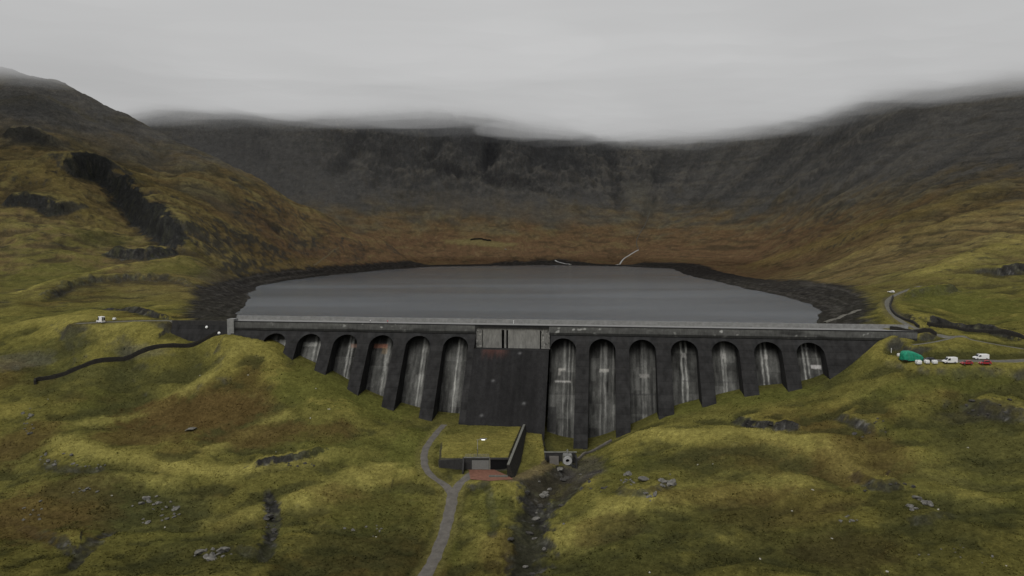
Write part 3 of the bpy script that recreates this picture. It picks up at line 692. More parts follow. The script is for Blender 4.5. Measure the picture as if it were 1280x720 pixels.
# rough grass tussocks over the near slopes
def tussocks(n):
    rs = np.random.default_rng(77)
    iu = rs.uniform(60, NU - 61, n * 2); iv = rs.uniform(0, np.searchsorted(VV, math.log(352)), n * 2)
    i0, j0 = iu.astype(int), iv.astype(int); u = np.interp(iu, np.arange(NU), UU); v = np.interp(iv, np.arange(NV), VV); y = np.exp(v); x = u * y
    ok = (ROCK[j0, i0] < .3) & (slope[j0, i0] < 1.1) & (np.abs(u) < .84) & (y > 150)
    sg, tg = SG[j0, i0], TG[j0, i0]; ok &= ~((sg > -38) & (tg < tcon[j0, i0] + .3) & (tg > -14) & (sg < DAM_L + 14))
    for pts, hw in ((ROAD_MAIN, 2.7), (ROAD_DAM, 2.1), (ROAD_FORE, 2.4), (TRACK_CAR, 4.2), (ROAD_R, 2.2), (TRACK_UP, 2), (TRACK_LINK, 1.2), (ROAD_L, 2.8)):
        ok &= seg_dist(pts, x, y)[0] > hw
    ok &= ~((np.abs(x - fx(600)) < 18) & (y > FY - 14) & (y < FY + .6))
    ok &= seg_dist([vf_r, vb_r], x, y)[0] > 3.6
    clump = fbm(x / 9, y / 7, 3); ok &= rs.random(len(x)) < .55 + .9 * clump
    x, y, i0, j0, clump = [q[ok][:n] for q in (x, y, i0, j0, clump)]; n = len(x)
    z = bil(Z, UU, VV, x / y, np.log(y)); sz = (.16 + .34 * rs.random(n) ** 2.5) * (1 + .7 * np.clip(clump, 0, 1)); rush = (fbm(x / 22 + 90, y / 16, 3) > .25) & (rs.random(n) < .22)
    sz = np.where(rush, sz * 1.35, sz); B = 5; V = np.zeros((n, B, 3, 3)); col = C[j0, i0] * (rs.uniform(1.0, 1.75, n))[:, None]; col = np.where(rush[:, None], col * np.array([.66, .7, .7]), col)  # blade colour brightened because upright faces catch less sky
    for b_ in range(B):
        a = rs.uniform(0, 6.28, n); w = sz * rs.uniform(.3, .5, n); h = sz * rs.uniform(.5, .9, n); ln = sz * rs.uniform(.3, .9, n); ca, sa = np.cos(a), np.sin(a)
        V[:, b_, 0] = np.stack([x - sa * w + ca * .1, y + ca * w + sa * .1, z - .1], -1); V[:, b_, 1] = np.stack([x + sa * w + ca * .1, y - ca * w + sa * .1, z - .1], -1); V[:, b_, 2] = np.stack([x + ca * ln, y + sa * ln, z + h], -1)
    V = V.reshape(-1, 3); nf = n * B; me = bpy.data.meshes.new('grass'); me.vertices.add(len(V)); me.vertices.foreach_set('co', V.astype(np.float32).ravel())
    me.loops.add(nf * 3); me.loops.foreach_set('vertex_index', np.arange(nf * 3, dtype=np.int32)); me.polygons.add(nf); me.polygons.foreach_set('loop_start', (np.arange(nf) * 3).astype(np.int32)); me.polygons.foreach_set('loop_total', np.full(nf, 3, np.int32)); me.update(calc_edges=True)
    at = me.color_attributes.new('tint', 'FLOAT_COLOR', 'POINT'); cc = np.ones((n, B * 3, 4), np.float32); cc[..., :3] = np.clip(col, .004, .6)[:, None]; tipf = np.tile([.8, .8, 1.25], B); cc[..., :3] *= tipf[None, :, None]; at.data.foreach_set('color', cc.ravel())
    o = link('grass', me, M['tuft']); o['kind'] = 'stuff'; o['label'] = 'rough grass tussocks covering the near slopes'
tussocks(150000)
# ------------------------------------------------------------------ water
xs, ys = np.meshgrid(np.linspace(-420, 420, 60), np.linspace(0, 1, 90))
wp = np.zeros(xs.shape + (3,)); 
for j in range(xs.shape[0]):
    for i in range(xs.shape[1]):
        y0 = PL[1] + (ES[1] / ES[0]) * (xs[j, i] - PL[0]) + 8.2
        yy = 322 + ys[j, i] * 1040; f_ = i / (xs.shape[1] - 1)
        xl = np.interp(yy, [322, 360, 430, 524, 743, 951, 1360], [-150, -162, -190, -225, -285, -280, -215]); xr = np.interp(yy, [322, 420, 481, 584, 870, 1168, 1360], [172, 190, 222, 240, 250, 290, 240])
        x_ = xl + (xr - xl) * f_; y0 = PL[1] + (ES[1] / ES[0]) * (x_ - PL[0]) + 8.2; wp[j, i] = (x_, max(yy, y0) if ys[j, i] > .0 else y0, WL)
mw = bpy.data.materials.new('reservoir_water'); mw.use_nodes = True; nt = mw.node_tree; b = nt.nodes['Principled BSDF']
b.inputs['Base Color'].default_value = (.112, .124, .136, 1); b.inputs['Roughness'].default_value = .28; b.inputs['IOR'].default_value = 1.33; b.inputs['Specular IOR Level'].default_value = .5
tc = nt.nodes.new('ShaderNodeTexCoord'); mp = nt.nodes.new('ShaderNodeMapping'); mp.inputs['Scale'].default_value = (.35, .5, 1)
nz = nt.nodes.new('ShaderNodeTexNoise'); nz.inputs['Scale'].default_value = 1.2; nz.inputs['Detail'].default_value = 5
nt.links.new(tc.outputs['Object'], mp.inputs['Vector']); nt.links.new(mp.outputs['Vector'], nz.inputs['Vector'])
bp = nt.nodes.new('ShaderNodeBump'); bp.inputs['Strength'].default_value = .4; bp.inputs['Distance'].default_value = .35
nt.links.new(nz.outputs['Fac'], bp.inputs['Height']); nt.links.new(bp.outputs['Normal'], b.inputs['Normal'])
nz2 = nt.nodes.new('ShaderNodeTexNoise'); nz2.inputs['Scale'].default_value = .006; nz2.inputs['Detail'].default_value = 4
mp2 = nt.nodes.new('ShaderNodeMapping'); mp2.inputs['Scale'].default_value = (.5, 2.2, 1); nt.links.new(tc.outputs['Object'], mp2.inputs['Vector']); nt.links.new(mp2.outputs['Vector'], nz2.inputs['Vector'])
rmp = nt.nodes.new('ShaderNodeMapRange'); rmp.inputs['From Min'].default_value = .3; rmp.inputs['From Max'].default_value = .7; rmp.inputs['To Min'].default_value = .14; rmp.inputs['To Max'].default_value = .26
nt.links.new(nz2.outputs['Fac'], rmp.inputs['Value']); nt.links.new(rmp.outputs['Result'], b.inputs['Roughness'])
water = struct(grid_mesh('water', wp, None, mw)); water.name = 'water'

# ------------------------------------------------------------------ roads
def ribbon(name, pts, width, material, lift=.1, wob=1):
    P0 = [np.array(p, float) for p in pts]; P = []
    for i in range(len(P0) - 1):
        for k in range(4): P.append(P0[i] + (P0[i + 1] - P0[i]) * k / 4)
    P.append(P0[-1]); n = len(P); K = 9; pos = np.zeros((n, K, 3))
    for i in range(n):
        d = P[min(i + 1, n - 1)] - P[max(i - 1, 0)]; d = d[:2] / (np.hypot(*d[:2]) + 1e-9); nrm = np.array([-d[1], d[0]])
        for k in range(K):
            e_ = (k / (K - 1) - .5) * width * (1 + wob * .16 * float(perlin(np.array(P[i][0] / 3 + k // 5 * 7), np.array(P[i][1] / 3))))
            q = P[i][:2] + nrm * e_; pos[i, k] = (q[0], q[1], ground(q[0], q[1]) + (lift if 0 < k < K - 1 else -.15))
    return struct(grid_mesh(name, pos, None, material))
ribbon('road', ROAD_MAIN, 4.6, M['tarmac'], .10); ribbon('road', ROAD_DAM, 3.3, M['tarmac'], .095); ribbon('road', ROAD_FORE, 4.0, M['tarmac'], .09)
ribbon('road', ROAD_R, 3.6, M['gravel'], .12); ribbon('path', TRACK_UP, 3.2, M['gravel'], .13); ribbon('path', TRACK_LINK, 1.6, M['gravel'], .14)
ribbon('road', ROAD_L, 4.4, M['gravel'], .1)
ribbon('road', TRACK_CAR, 7.0, M['gravel'], .12)
# the paved court in front of the valve house
court = [(fx(586), FY - .7, GZ + .12), (fx(618), FY - .7, GZ + .12), at_level(634, 594, GZ + .12), at_level(642, 599, GZ + .12), at_level(612, 601, GZ + .12), at_level(588, 599, GZ + .12)]
struct(pym('pavement', court, [[5, 4, 3, 2, 1, 0]], M['brick']))
# slipway line on the right shore
SLIP = zsm([np.array(p) + np.array([0, 0, .0]) for p in smooth_line([march(px, py, Z) for px, py in [(1030, 404), (1050, 397), (1074, 388)]], 6)], 4)
ribbon('path', SLIP, 3.0, M['gravel'], .5)
# mountain streams running into the lake
def wline(pl): return smooth_line([march(px, py, Z) for px, py in pl], 8)
ribbon('stream', wline([(770, 331), (777, 327), (786, 320), (798, 313)]), 3.0, M['wet'], .5)
ribbon('stream', wline([(694, 326), (703, 329), (714, 331)]), 2.6, M['wet'], .5)

ribbon('stream', wline([(798, 312), (796, 300), (806, 282), (812, 266)]), 1.5, M['gravel'], .5)
ribbon('path', wline([(392, 332), (404, 324), (416, 314), (424, 309)]), 2.0, M['verge'], .15)
# ------------------------------------------------------------------ the dam
dam = thing('dam', D(DAM_L / 2, 15, -46), 'long dark concrete buttress dam with arched bays holding back the grey reservoir', 'dam')
W = 6.15
def zbot(s, pad=7): return float(np.interp(s, CS, CZZ)) - pad
# buttresses: solid fins between the bays
edges = []
i_mid = 6
SA, SB = dam_hit(592, 440)[0], dam_hit(686, 440)[0]
left_bays, right_bays = BAYS[:6], BAYS[6:]
spans = [(0.0, left_bays[0] - W)] + [(left_bays[i] + W, left_bays[i + 1] - W) for i in range(5)] + [(left_bays[5] + W, SA)]
spans += [(SB, right_bays[0] - W)] + [(right_bays[i] + W, right_bays[i + 1] - W) for i in range(6)] + [(right_bays[6] + W, DAM_L + 14)]
for k, (a, b_) in enumerate(spans):
    zb = min(zbot(a), zbot(b_)) - 4
    if b_ - a < .5: continue
    mb = MB(); nz_ = 7; zs = [ZT + (zb - ZT) * i / nz_ for i in range(nz_ + 1)]
    n0 = len(mb.v)
    for z in zs: mb.v += [D(a, tF(z), z), D(b_, tF(z), z), D(b_, tB(z) - 1.5, z), D(a, tB(z) - 1.5, z)]
    for i in range(nz_):
        p, q = 4 * i, 4 * i + 4
        mb.f += [[q, q + 1, p + 1, p], [q + 1, q + 2, p + 2, p + 1], [q + 3, q, p, p + 3]]
    mb.f += [[0, 1, 2, 3]]
    mb.build('buttress', M['side'], dam)
# arches over the bays
ZS, RY = -10.6, 5.0
for c in BAYS:
    mb = MB(); n = 18
    top, fr, bk = [], [], []
    for j in range(n + 1):
        a = math.pi * (1 - j / n); s_ = c + W * math.cos(a); z = ZS + RY * math.sin(a)
        top.append(len(mb.v)); mb.v.append(D(s_, tF(ZT), ZT)); fr.append(len(mb.v)); mb.v.append(D(s_, tF(z), z)); bk.append(len(mb.v)); mb.v.append(D(s_, tB(z) - 1.2, z))
    for j in range(n):
        mb.f += [[fr[j], fr[j + 1], top[j + 1], top[j]], [bk[j], bk[j + 1], fr[j + 1], fr[j]]]
    mb.build('arch', M['concrete'], dam)
# bay walls with lime streaks and painted shade: (centre of streak, width, strength), optional extras
def paint_bay(k, u, v, z):
    rs = np.random.default_rng(100 + k)
    o = 13.7 * k
    base = 58 + 7 * rs.uniform(-1, 1)
    g = np.full(u.shape, base - 3) + fbm(u * 2.2 + o, z / 11, 4, .6) * 30 + fbm(u * 9 + o, z / 14 + o, 3) * 16 - 16 * sstep(.1, .4, fbm(u * 5 - o, z / 30, 3)) - 10 * sstep(.36, .5, np.abs(u - .5))  # last term paints shade along both sides of the bay
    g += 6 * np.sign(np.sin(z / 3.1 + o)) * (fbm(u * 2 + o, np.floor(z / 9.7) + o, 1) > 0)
    g = g * (.5 + .6 * sstep(0, .42, v))  # paints the shade below the arch into the top of the wall
    st = {0: [(.72, .06, .8)], 1: [(.55, .06, .7), (.72, .05, .6)], 2: [(.5, .05, 1), (.62, .05, .9)], 3: [(.62, .08, .9), (.7, .05, .6)], 4: [(.6, .05, .9), (.7, .06, .6)], 5: [(.52, .05, 1.0), (.62, .1, .5)],
          6: [(.55, .05, .6), (.72, .03, .7), (.85, .02, .5)], 7: [(.45, .03, .5), (.62, .07, .6), (.9, .02, .5)], 8: [(.5, .05, .5), (.62, .06, .35)], 9: [(.44, .045, 1), (.6, .045, .9)], 10: [(.45, .05, .7), (.55, .05, .7)],
          11: [(.38, .045, 1), (.54, .045, 1)], 12: [(.38, .05, 1), (.52, .04, .9), (.85, .04, .5)]}[k]
    wgt = np.zeros(u.shape)
    for (u0, wd, s_) in st:
        wob = .03 * fbm(v * 4 + o + u0 * 9, v * 0, 2)
        wid = wd * (1 - .35 * v) * (1 + .5 * fbm(v * 9 + u0 * 31, v * 0 + o, 2))
        q = np.exp(-((u - u0 - wob) / wid) ** 4) * s_ * sstep(.05, .12, v) * (.65 + .5 * fbm(u * 22 + o, v * 9, 3)) * (1 - .25 * v)
        wgt = np.maximum(wgt, q)
    g = g + wgt * 90
    rgb = np.stack([g, g, g * .965], -1)
    def rect(u0, u1, z0, z1, col, s_):
        nonlocal rgb
        q = sstep(u0 - .02, u0 + .02, u + .03 * fbm(z * .7, u * 8, 2)) * sstep(u1 + .02, u1 - .02, u) * sstep(z0 - .4, z0 + .2, z + fbm(u * 14 + o, z, 2) * .5) * sstep(z1 + .4, z1 - .2, z)
        rgb = rgb * (1 - q[..., None] * s_) + np.array(col) * q[..., None] * s_
    if k == 0: rect(.45, .98, -12.5, -9.5, (125, 125, 121), .6)
    if k == 1: rect(.05, .6, -12.2, -10.5, (135, 135, 130), .6)
    if k == 2: rect(.55, .95, -12.5, -10.8, (120, 92, 80), .5)
    if k == 3: rect(.05, .6, -12.4, -10.6, (118, 76, 60), .6); rect(.4, .62, -15, -12, (112, 92, 68), .4)
    if k == 6:
        rect(.35, .6, -20.5, -19.8, (140, 138, 132), .8); rect(.32, .42, -22.5, -19.8, (130, 128, 122), .6); rect(.2, .8, -25.6, -25, (150, 148, 144), .8); rect(.0, .3, -46, -36, (36, 36, 36), .6)
    if k == 7: rect(.4, .75, -20.8, -19.6, (140, 138, 132), .7)
    if k == 8: rect(.4, .75, -22.8, -21.4, (120, 118, 114), .6); rect(.0, 1, -30, -29.7, (40, 40, 40), .5)
    if k in (9, 10, 11): rect(.0, 1, -24, -23.7, (44, 44, 44), .4); rect(.45, .6, -14, -12, (140, 138, 134), .5)
    if k == 12: rect(.6, .95, -17.4, -16, (150, 148, 146), .85); rect(.4, .6, -9.2, -8.6, (110, 110, 110), .6)
    return np.clip(lin(np.clip(rgb, 10, 240)) / LUM * 1.15, .01, .7)
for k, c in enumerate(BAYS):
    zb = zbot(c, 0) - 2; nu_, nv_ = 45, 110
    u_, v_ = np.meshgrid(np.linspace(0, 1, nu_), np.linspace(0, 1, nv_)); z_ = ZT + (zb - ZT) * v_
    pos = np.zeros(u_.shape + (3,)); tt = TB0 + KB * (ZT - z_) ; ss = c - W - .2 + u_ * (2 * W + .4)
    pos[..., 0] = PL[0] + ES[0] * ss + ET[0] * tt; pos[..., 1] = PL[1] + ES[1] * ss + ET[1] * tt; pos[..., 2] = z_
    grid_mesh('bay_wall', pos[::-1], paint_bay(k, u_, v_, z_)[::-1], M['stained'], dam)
# central spillway block
zl = -11.0
nu_, nv_ = 60, 120
u_, v_ = np.meshgrid(np.linspace(0, 1, nu_), np.linspace(0, 1, nv_)); z_ = zl + (-54 - zl) * v_
tt = KF * (ZT - z_); ss = SA + u_ * (SB - SA)
pos = np.stack([PL[0] + ES[0] * ss + ET[0] * tt, PL[1] + ES[1] * ss + ET[1] * tt, z_], -1)
g = 36 + fbm(u_ * 5, v_ * 1.2, 4) * 10 + fbm(u_ * 25, v_ * 2, 3) * 5
rgb = np.stack([g * 1.01, g, g], -1)
rust = (sstep(.16, .05, v_ + fbm(u_ * 26, v_ * 2, 3) * .06 + .05) * sstep(.08, .16, u_) * sstep(.52, .36, u_))[..., None] * .55
rgb = rgb * (1 - rust) + np.array([84, 54, 48]) * rust
for uu_, vv_ in [(.62, .03), (.3, .3), (.72, .5), (.2, .62)]:
    q = np.exp(-((u_ - uu_) / .02) ** 2 - ((v_ - vv_) / .012) ** 2)[..., None] * .7; rgb = rgb * (1 - q) + 110 * q
grid_mesh('spillway_apron', pos[::-1], np.clip(lin(np.clip(rgb, 8, 240)) / LUM, .01, .6)[::-1], M['stained'], dam)
mb = MB()
mb.v += [D(SA, 0, zl), D(SB, 0, zl), D(SB, tF(zl), zl), D(SA, tF(zl), zl)]; mb.f += [[3, 2, 1, 0]]
mb.build('spillway_ledge', M['side'], dam)
mb = MB(); mb.dbox(SA, SB, -6, -3.0, zl - 1, -1.2); mb.build('spillway_recess', M['hole'], dam)
sl = SB - SA
cuts = [(0.0, .085), (.094, .352), (.386, .414), (.438, .868), (.884, 1.0)]
for k, (a, b_) in enumerate(cuts):
    nu_, nv_ = 40, 40; u_, v_ = np.meshgrid(np.linspace(0, 1, nu_), np.linspace(0, 1, nv_)); ss = SA + sl * (a + (b_ - a) * u_); z_ = -1.3 + (zl + 1.3) * v_
    tt = -.4 + .25 * v_
    pos = np.stack([PL[0] + ES[0] * ss + ET[0] * tt, PL[1] + ES[1] * ss + ET[1] * tt, z_], -1)
    g = (104 if k in (1, 3) else 100) + fbm(ss / 4, z_ / 7, 3) * 14 + fbm(ss / 1.3, z_ / 4, 3) * 10
    if k in (0, 4): g = g + 34 * sstep(.12, .4, fbm(ss / 1.6 + 3, z_ / 1.6, 3)) - 26 * sstep(.1, .4, fbm(ss / 1.9 + 30, z_ / 1.9, 3))
    rgb = np.stack([g, g * .99, g * .95], -1)
    front = grid_mesh('spillway_panel', pos[::-1], np.clip(lin(np.clip(rgb, 8, 240)) / LUM * 1.05, .01, .6)[::-1], M['stained'], dam)
    mb = MB(); mb.dbox(SA + sl * a, SA + sl * b_, -3.0, -.45, zl, -1.2); mb.build('spillway_pier', M['side'], dam)
# crest
mb = MB(); mb.dbox(-2, DAM_L + 14, -9.0, -.75, -2.4, -.1); mb.build('crest_road', M['deck'], dam)
mb = MB(); mb.dbox(-2, DAM_L + 14, -9.5, -9.0, -4, 2.0); mb.build('upstream_parapet', M['pale'], dam)
mb = MB(); mb.dbox(-2, DAM_L + 14, -9.3, -8.2, -62, -2.5); mb.build('upstream_face', M['concrete'], dam)
nu_, nv_ = 700, 14
u_, v_ = np.meshgrid(np.linspace(0, 1, nu_), np.linspace(0, 1, nv_)); ss = u_ * (DAM_L + 14); z_ = -.12 + (ZT + .12) * v_; tt = .45 + 0 * z_
pos = np.stack([PL[0] + ES[0] * ss + ET[0] * tt, PL[1] + ES[1] * ss + ET[1] * tt, z_], -1)
g = 82 - 14 * v_ + fbm(ss / 12, z_ / 3, 3) * 14 + fbm(ss / 2, z_ / 2, 3) * 12 + 70 * sstep(.28, .5, fbm(ss / 3.2 + 9, z_ / 2.4, 2)) * sstep(.1, .4, fbm(ss / 30 + 2, ss * 0, 2) + .25)
g = g - 22 * sstep(.2, .5, fbm(ss / 20 + 77, z_ / 5, 2))
inblk = (ss > SA) & (ss < SB)
g = np.where(inblk & (v_ > .3), 88, g)
g = np.where(v_ > .74, 42 + (g - 70) * .3, g)
rgb = np.stack([g, g, g * .97], -1)
def strip(i0, i1, name='parapet', zcut=None):
    return grid_mesh(name, pos[::-1][:, i0:i1], np.clip(lin(np.clip(rgb, 8, 240)) / LUM, .01, .6)[::-1][:, i0:i1], M['stained'], dam)
ia, ib = int(SA / (DAM_L + 14) * (nu_ - 1)), int(SB / (DAM_L + 14) * (nu_ - 1))
strip(0, ia + 1); strip(ib, nu_)
mb = MB(); mb.dbox(0, SA, -.7, .44, ZT + .01, -.13); mb.dbox(SB, DAM_L + 14, -.7, .44, ZT + .01, -.13); mb.dbox(SA, SB, -.7, .3, -1.25, -.13); mb.build('parapet_core', M['side'], dam)
mb = MB(); mb.dbox(-2, DAM_L + 14, -.75, .6, -.12, .16); mb.build('coping', M['coping'], dam)  # its dark colour stands for the shadow line along the crest edge
# gravity wing on the left bank and the pale end pier
mb = MB(); mb.v += [D(-34, -2.2, -2.4), D(-2, -2.2, -2.4), D(-2, 3.5, -16), D(-34, 3.5, -16), D(-34, -8.5, -2.4), D(-2, -8.5, -2.4), D(-2, -8.5, -16), D(-34, -8.5, -16)]
mb.f += [[3, 2, 1, 0], [0, 1, 5, 4], [1, 2, 6, 5], [3, 0, 4, 7], [5, 6, 7, 4]]
mb.build('wing_wall', M['side'], dam)
mb = MB(); mb.dbox(-34, -2, -2.9, -2.3, -2.4, -.3); mb.build('wing_parapet', M['wall'], dam)
o = (lambda m_: (m_.dbox(-1.9, 1.6, -3.2, 1.4, -12, 1.2), m_.build('end_pier', M['pale'], dam))[1])(MB())
# round white plates on the wing wall
for i, (px, py) in enumerate([(259, 409), (274, 416)]):
    e, u = elev(px, py)
    best = min(((abs((D(s_, -2.2 + (z - -2.4) / -13.6 * 5.7, z)[0] / D(s_, -2.2 + (z - -2.4) / -13.6 * 5.7, z)[1]) - u) + abs((z - CZ) / D(s_, -2.2 + (z - -2.4) / -13.6 * 5.7, z)[1] - e), s_, z) for s_ in np.linspace(-34, -2, 97) for z in np.linspace(-15, -3, 49)))
    _, s_, z = best; t_ = -2.2 + (z + 2.4) / -13.6 * 5.7
    mb = MB(); p = np.array(D(s_, t_ + .1, z)); q = np.array(D(s_, t_ + .45, z + .15)); mb.tube(p, q, .7, 16)
    o = mb.build('round_plate', M['white'], dam, True)

# ------------------------------------------------------------------ clouds: nested banks of self-lit mist
def cloud(z0, amp, seed, dens, emi, x0=-2600, x1=2600, y0=560, y1=2600, top=900):
    nx, ny = 130, 80; X, Y = np.meshgrid(np.linspace(x0, x1, nx), np.linspace(y0, y1, ny))
    B = z0 + fbm(X / 420 + seed, Y / 300 + seed * 2, 5, .6) * amp + 24 * sstep(200, -250, X) * sstep(900, 1300, Y)
    v = np.concatenate([np.stack([X, Y, B], -1).reshape(-1, 3), np.stack([X, Y, np.full(X.shape, top + seed * 20)], -1).reshape(-1, 3)]); n = nx * ny; f = []
    for j in range(ny - 1):
        for i in range(nx - 1):
            a = j * nx + i; f += [[a, a + nx, a + nx + 1, a + 1], [n + a, n + a + 1, n + a + nx + 1, n + a + nx]]
    for i in range(nx - 1): f += [[i, i + 1, n + i + 1, n + i], [(ny - 1) * nx + i + 1, (ny - 1) * nx + i, n + (ny - 1) * nx + i, n + (ny - 1) * nx + i + 1]]
    for j in range(ny - 1): f += [[(j + 1) * nx, j * nx, n + j * nx, n + (j + 1) * nx], [j * nx + nx - 1, (j + 1) * nx + nx - 1, n + (j + 1) * nx + nx - 1, n + j * nx + nx - 1]]
    m = bpy.data.materials.new('mist'); m.use_nodes = True; nt = m.node_tree; nt.nodes.clear()
    out = nt.nodes.new('ShaderNodeOutputMaterial'); ab = nt.nodes.new('ShaderNodeVolumeAbsorption'); em = nt.nodes.new('ShaderNodeEmission'); ad = nt.nodes.new('ShaderNodeAddShader')
    ab.inputs['Color'].default_value = (0, 0, 0, 1); ab.inputs['Density'].default_value = dens
    em.inputs['Color'].default_value = (emi, emi * 1.003, emi * 1.004, 1); em.inputs['Strength'].default_value = dens  # emission stands in for daylight scattered inside the cloud
    nt.links.new(ab.outputs[0], ad.inputs[0]); nt.links.new(em.outputs[0], ad.inputs[1]); nt.links.new(ad.outputs[0], out.inputs['Volume'])
    o = pym('cloud', v, f, m); o['kind'] = 'structure'; return o
for i_ in range(9):
    f_ = i_ / 8
    cloud(268 + 8.5 * i_ + (14 if i_ == 8 else 0), 52, 1 + .11 * i_, .0006 + .0075 * f_ ** 2.2, .34 + .37 * f_)
def wisp(x, y, z, rx, ry, rz, seed, dens, emi):
    bm = bmesh.new(); bmesh.ops.create_icosphere(bm, subdivisions=4, radius=1); P = np.array([v.co[:] for v in bm.verts]); bm.free
    k_ = 1 + .55 * fbm(P[:, 0] * 1.6 + seed, P[:, 1] * 1.6 + P[:, 2] * 1.1, 3)
    for v, p, q in zip(bm.verts, P, k_): v.co = (x + p[0] * rx * q, y + p[1] * ry * q, z + p[2] * rz * q)
    me = bpy.data.meshes.new('cloud'); bm.to_mesh(me); bm.free()
    m = bpy.data.materials.new('mist'); m.use_nodes = True; nt = m.node_tree; nt.nodes.clear()
    out = nt.nodes.new('ShaderNodeOutputMaterial'); ab = nt.nodes.new('ShaderNodeVolumeAbsorption'); em = nt.nodes.new('ShaderNodeEmission'); ad = nt.nodes.new('ShaderNodeAddShader')
    ab.inputs['Color'].default_value = (0, 0, 0, 1); ab.inputs['Density'].default_value = dens; em.inputs['Color'].default_value = (emi, emi, emi, 1); em.inputs['Strength'].default_value = dens  # wisps glow by emission in place of scattered daylight
    nt.links.new(ab.outputs[0], ad.inputs[0]); nt.links.new(em.outputs[0], ad.inputs[1]); nt.links.new(ad.outputs[0], out.inputs['Volume'])
    o = link('cloud', me, m); o['kind'] = 'structure'
for a in [(-180, 1000, 300, 420, 160, 26, 3, .0013, .75), (160, 1150, 345, 500, 150, 30, 8, .0014, .78), (620, 1000, 340, 420, 150, 30, 14, .0014, .42), (-520, 900, 335, 330, 130, 24, 21, .0012, .62),
          (330, 1450, 268, 300, 110, 20, 27, .0020, .44), (-260, 1500, 300, 260, 100, 17, 33, .0020, .44), (760, 1150, 285, 240, 110, 18, 39, .0020, .44), (-760, 1010, 285, 200, 90, 16, 45, .002, .44), (60, 1560, 285, 170, 80, 22, 51, .0024, .44)]:
    wisp(*a)
# ------------------------------------------------------------------ world + sun
wd = bpy.data.worlds.new('World'); scene.world = wd; wd.use_nodes = True; nt = wd.node_tree
bg = nt.nodes['Background']; sky = nt.nodes.new('ShaderNodeTexSky'); sky.sky_type = 'NISHITA'; sky.sun_disc = False
SUN_EL, SUN_AZ = R(52), R(205)          # azimuth clockwise from +Y
sky.sun_elevation = SUN_EL; sky.sun_rotation = SUN_AZ; sky.air_density = 1; sky.dust_density = 4; sky.ozone_density = 1
hs = nt.nodes.new('ShaderNodeHueSaturation'); hs.inputs['Saturation'].default_value = .12
nt.links.new(sky.outputs[0], hs.inputs['Color']); nt.links.new(hs.outputs[0], bg.inputs['Color']); bg.inputs['Strength'].default_value = .10
sun = bpy.data.lights.new('sun', 'SUN'); sun.energy = 1.0; sun.angle = R(25); sun.color = (1, .97, .92)
so = bpy.data.objects.new('sun', sun); COL.objects.link(so)
sd_ = Vector((math.sin(SUN_AZ) * math.cos(SUN_EL), math.cos(SUN_AZ) * math.cos(SUN_EL), math.sin(SUN_EL)))
so.rotation_euler = (-sd_).to_track_quat('-Z', 'Y').to_euler(); so.location = (0, 0, 200)
scene.view_settings.view_transform = 'Standard'; scene.view_settings.look = 'None'; scene.view_settings.exposure = 0
cy = scene.cycles; cy.max_bounces = 6; cy.diffuse_bounces = 3; cy.transparent_max_bounces = 64; cy.volume_bounces = 0; cy.use_denoising = True
#OBJECTS#
# ------------------------------------------------------------------ valve house set into the terrace
vh = thing('valve_house', (fx(605), FY, GZ), 'small dark concrete valve house with grey door built into the grass terrace below the dam', 'valve house')
mb = MB(); mb.box(fx(579), wall_x, FY - .5, FY + .1, GZ - 1, VZ + .3); mb.build('wall', M['wall'], vh)
mb = MB(); mb.box(fx(580), fx(612), FY - .75, FY + .2, VZ + .303, VZ + .62); mb.build('coping', M['cap'], vh)
mb = MB(); mb.box(fx(590), fx(611), FY - .62, FY - .503, GZ + .15, VZ - .55); dr = mb.build('door', M['door'], vh)
mb = MB(); mb.box(fx(597.5), fx(601.5), FY - .72, FY - .625, GZ + 1.3, GZ + 2.5); mb.build('sign', M['white'], dr)
for k in range(5):
    mb = MB(); x_ = fx(590) + (fx(611) - fx(590)) * (k + .5) / 5; mb.box(x_ - .05, x_ + .05, FY - .66, FY - .622, GZ + .15, VZ - .55); mb.build('door_rib', M['cap'], dr)
mb = MB(); mb.box(fx(613), wall_x - .5, FY - .58, FY - .503, GZ + .15, VZ - .3); mb.build('opening', M['hole'], vh)
mb = MB(); mb.box(fx(611.3), fx(613), FY - .8, FY - .505, GZ - .2, VZ + .2); mb.build('pillar', M['cap'], vh)
mb = MB(); mb.box(fx(613), wall_x - .4, FY - .95, FY - .505, VZ - .3, VZ + .297); mb.build('lintel', M['wall'], vh)
# left wing and its return
mb = MB(); mb.box8([(fx(549), FY - 1.3, GZ - 1), (fx(578.5), FY - 1.3, GZ - 1), (fx(578.5), FY - .4, GZ - 1), (fx(549), FY - .4, GZ - 1), (fx(549), FY - 1.1, VZ - .5), (fx(578.5), FY - 1.1, VZ + .1), (fx(578.5), FY - .4, VZ + .1), (fx(549), FY - .4, VZ - .5)])
mb.build('wing_wall', M['wall'], vh)
mb = MB(); mb.box8([(fx(578.6), FY - 5.5, GZ - 1), (fx(580.6), FY - 5.5, GZ - 1), (fx(580.6), FY - .5, GZ - 1), (fx(578.6), FY - .5, GZ - 1), (fx(578.6), FY - 5.5, GZ + .8), (fx(580.6), FY - 5.5, GZ + .8), (fx(580.6), FY - .5, VZ + .6), (fx(578.6), FY - .5, VZ + .6)])
mb.build('return_wall', M['wall'], vh)
a, b = np.array(vf_r), np.array(vb_r); d = (b - a)[:2] / np.hypot(*(b - a)[:2]); n_ = np.array([d[1], -d[0]])
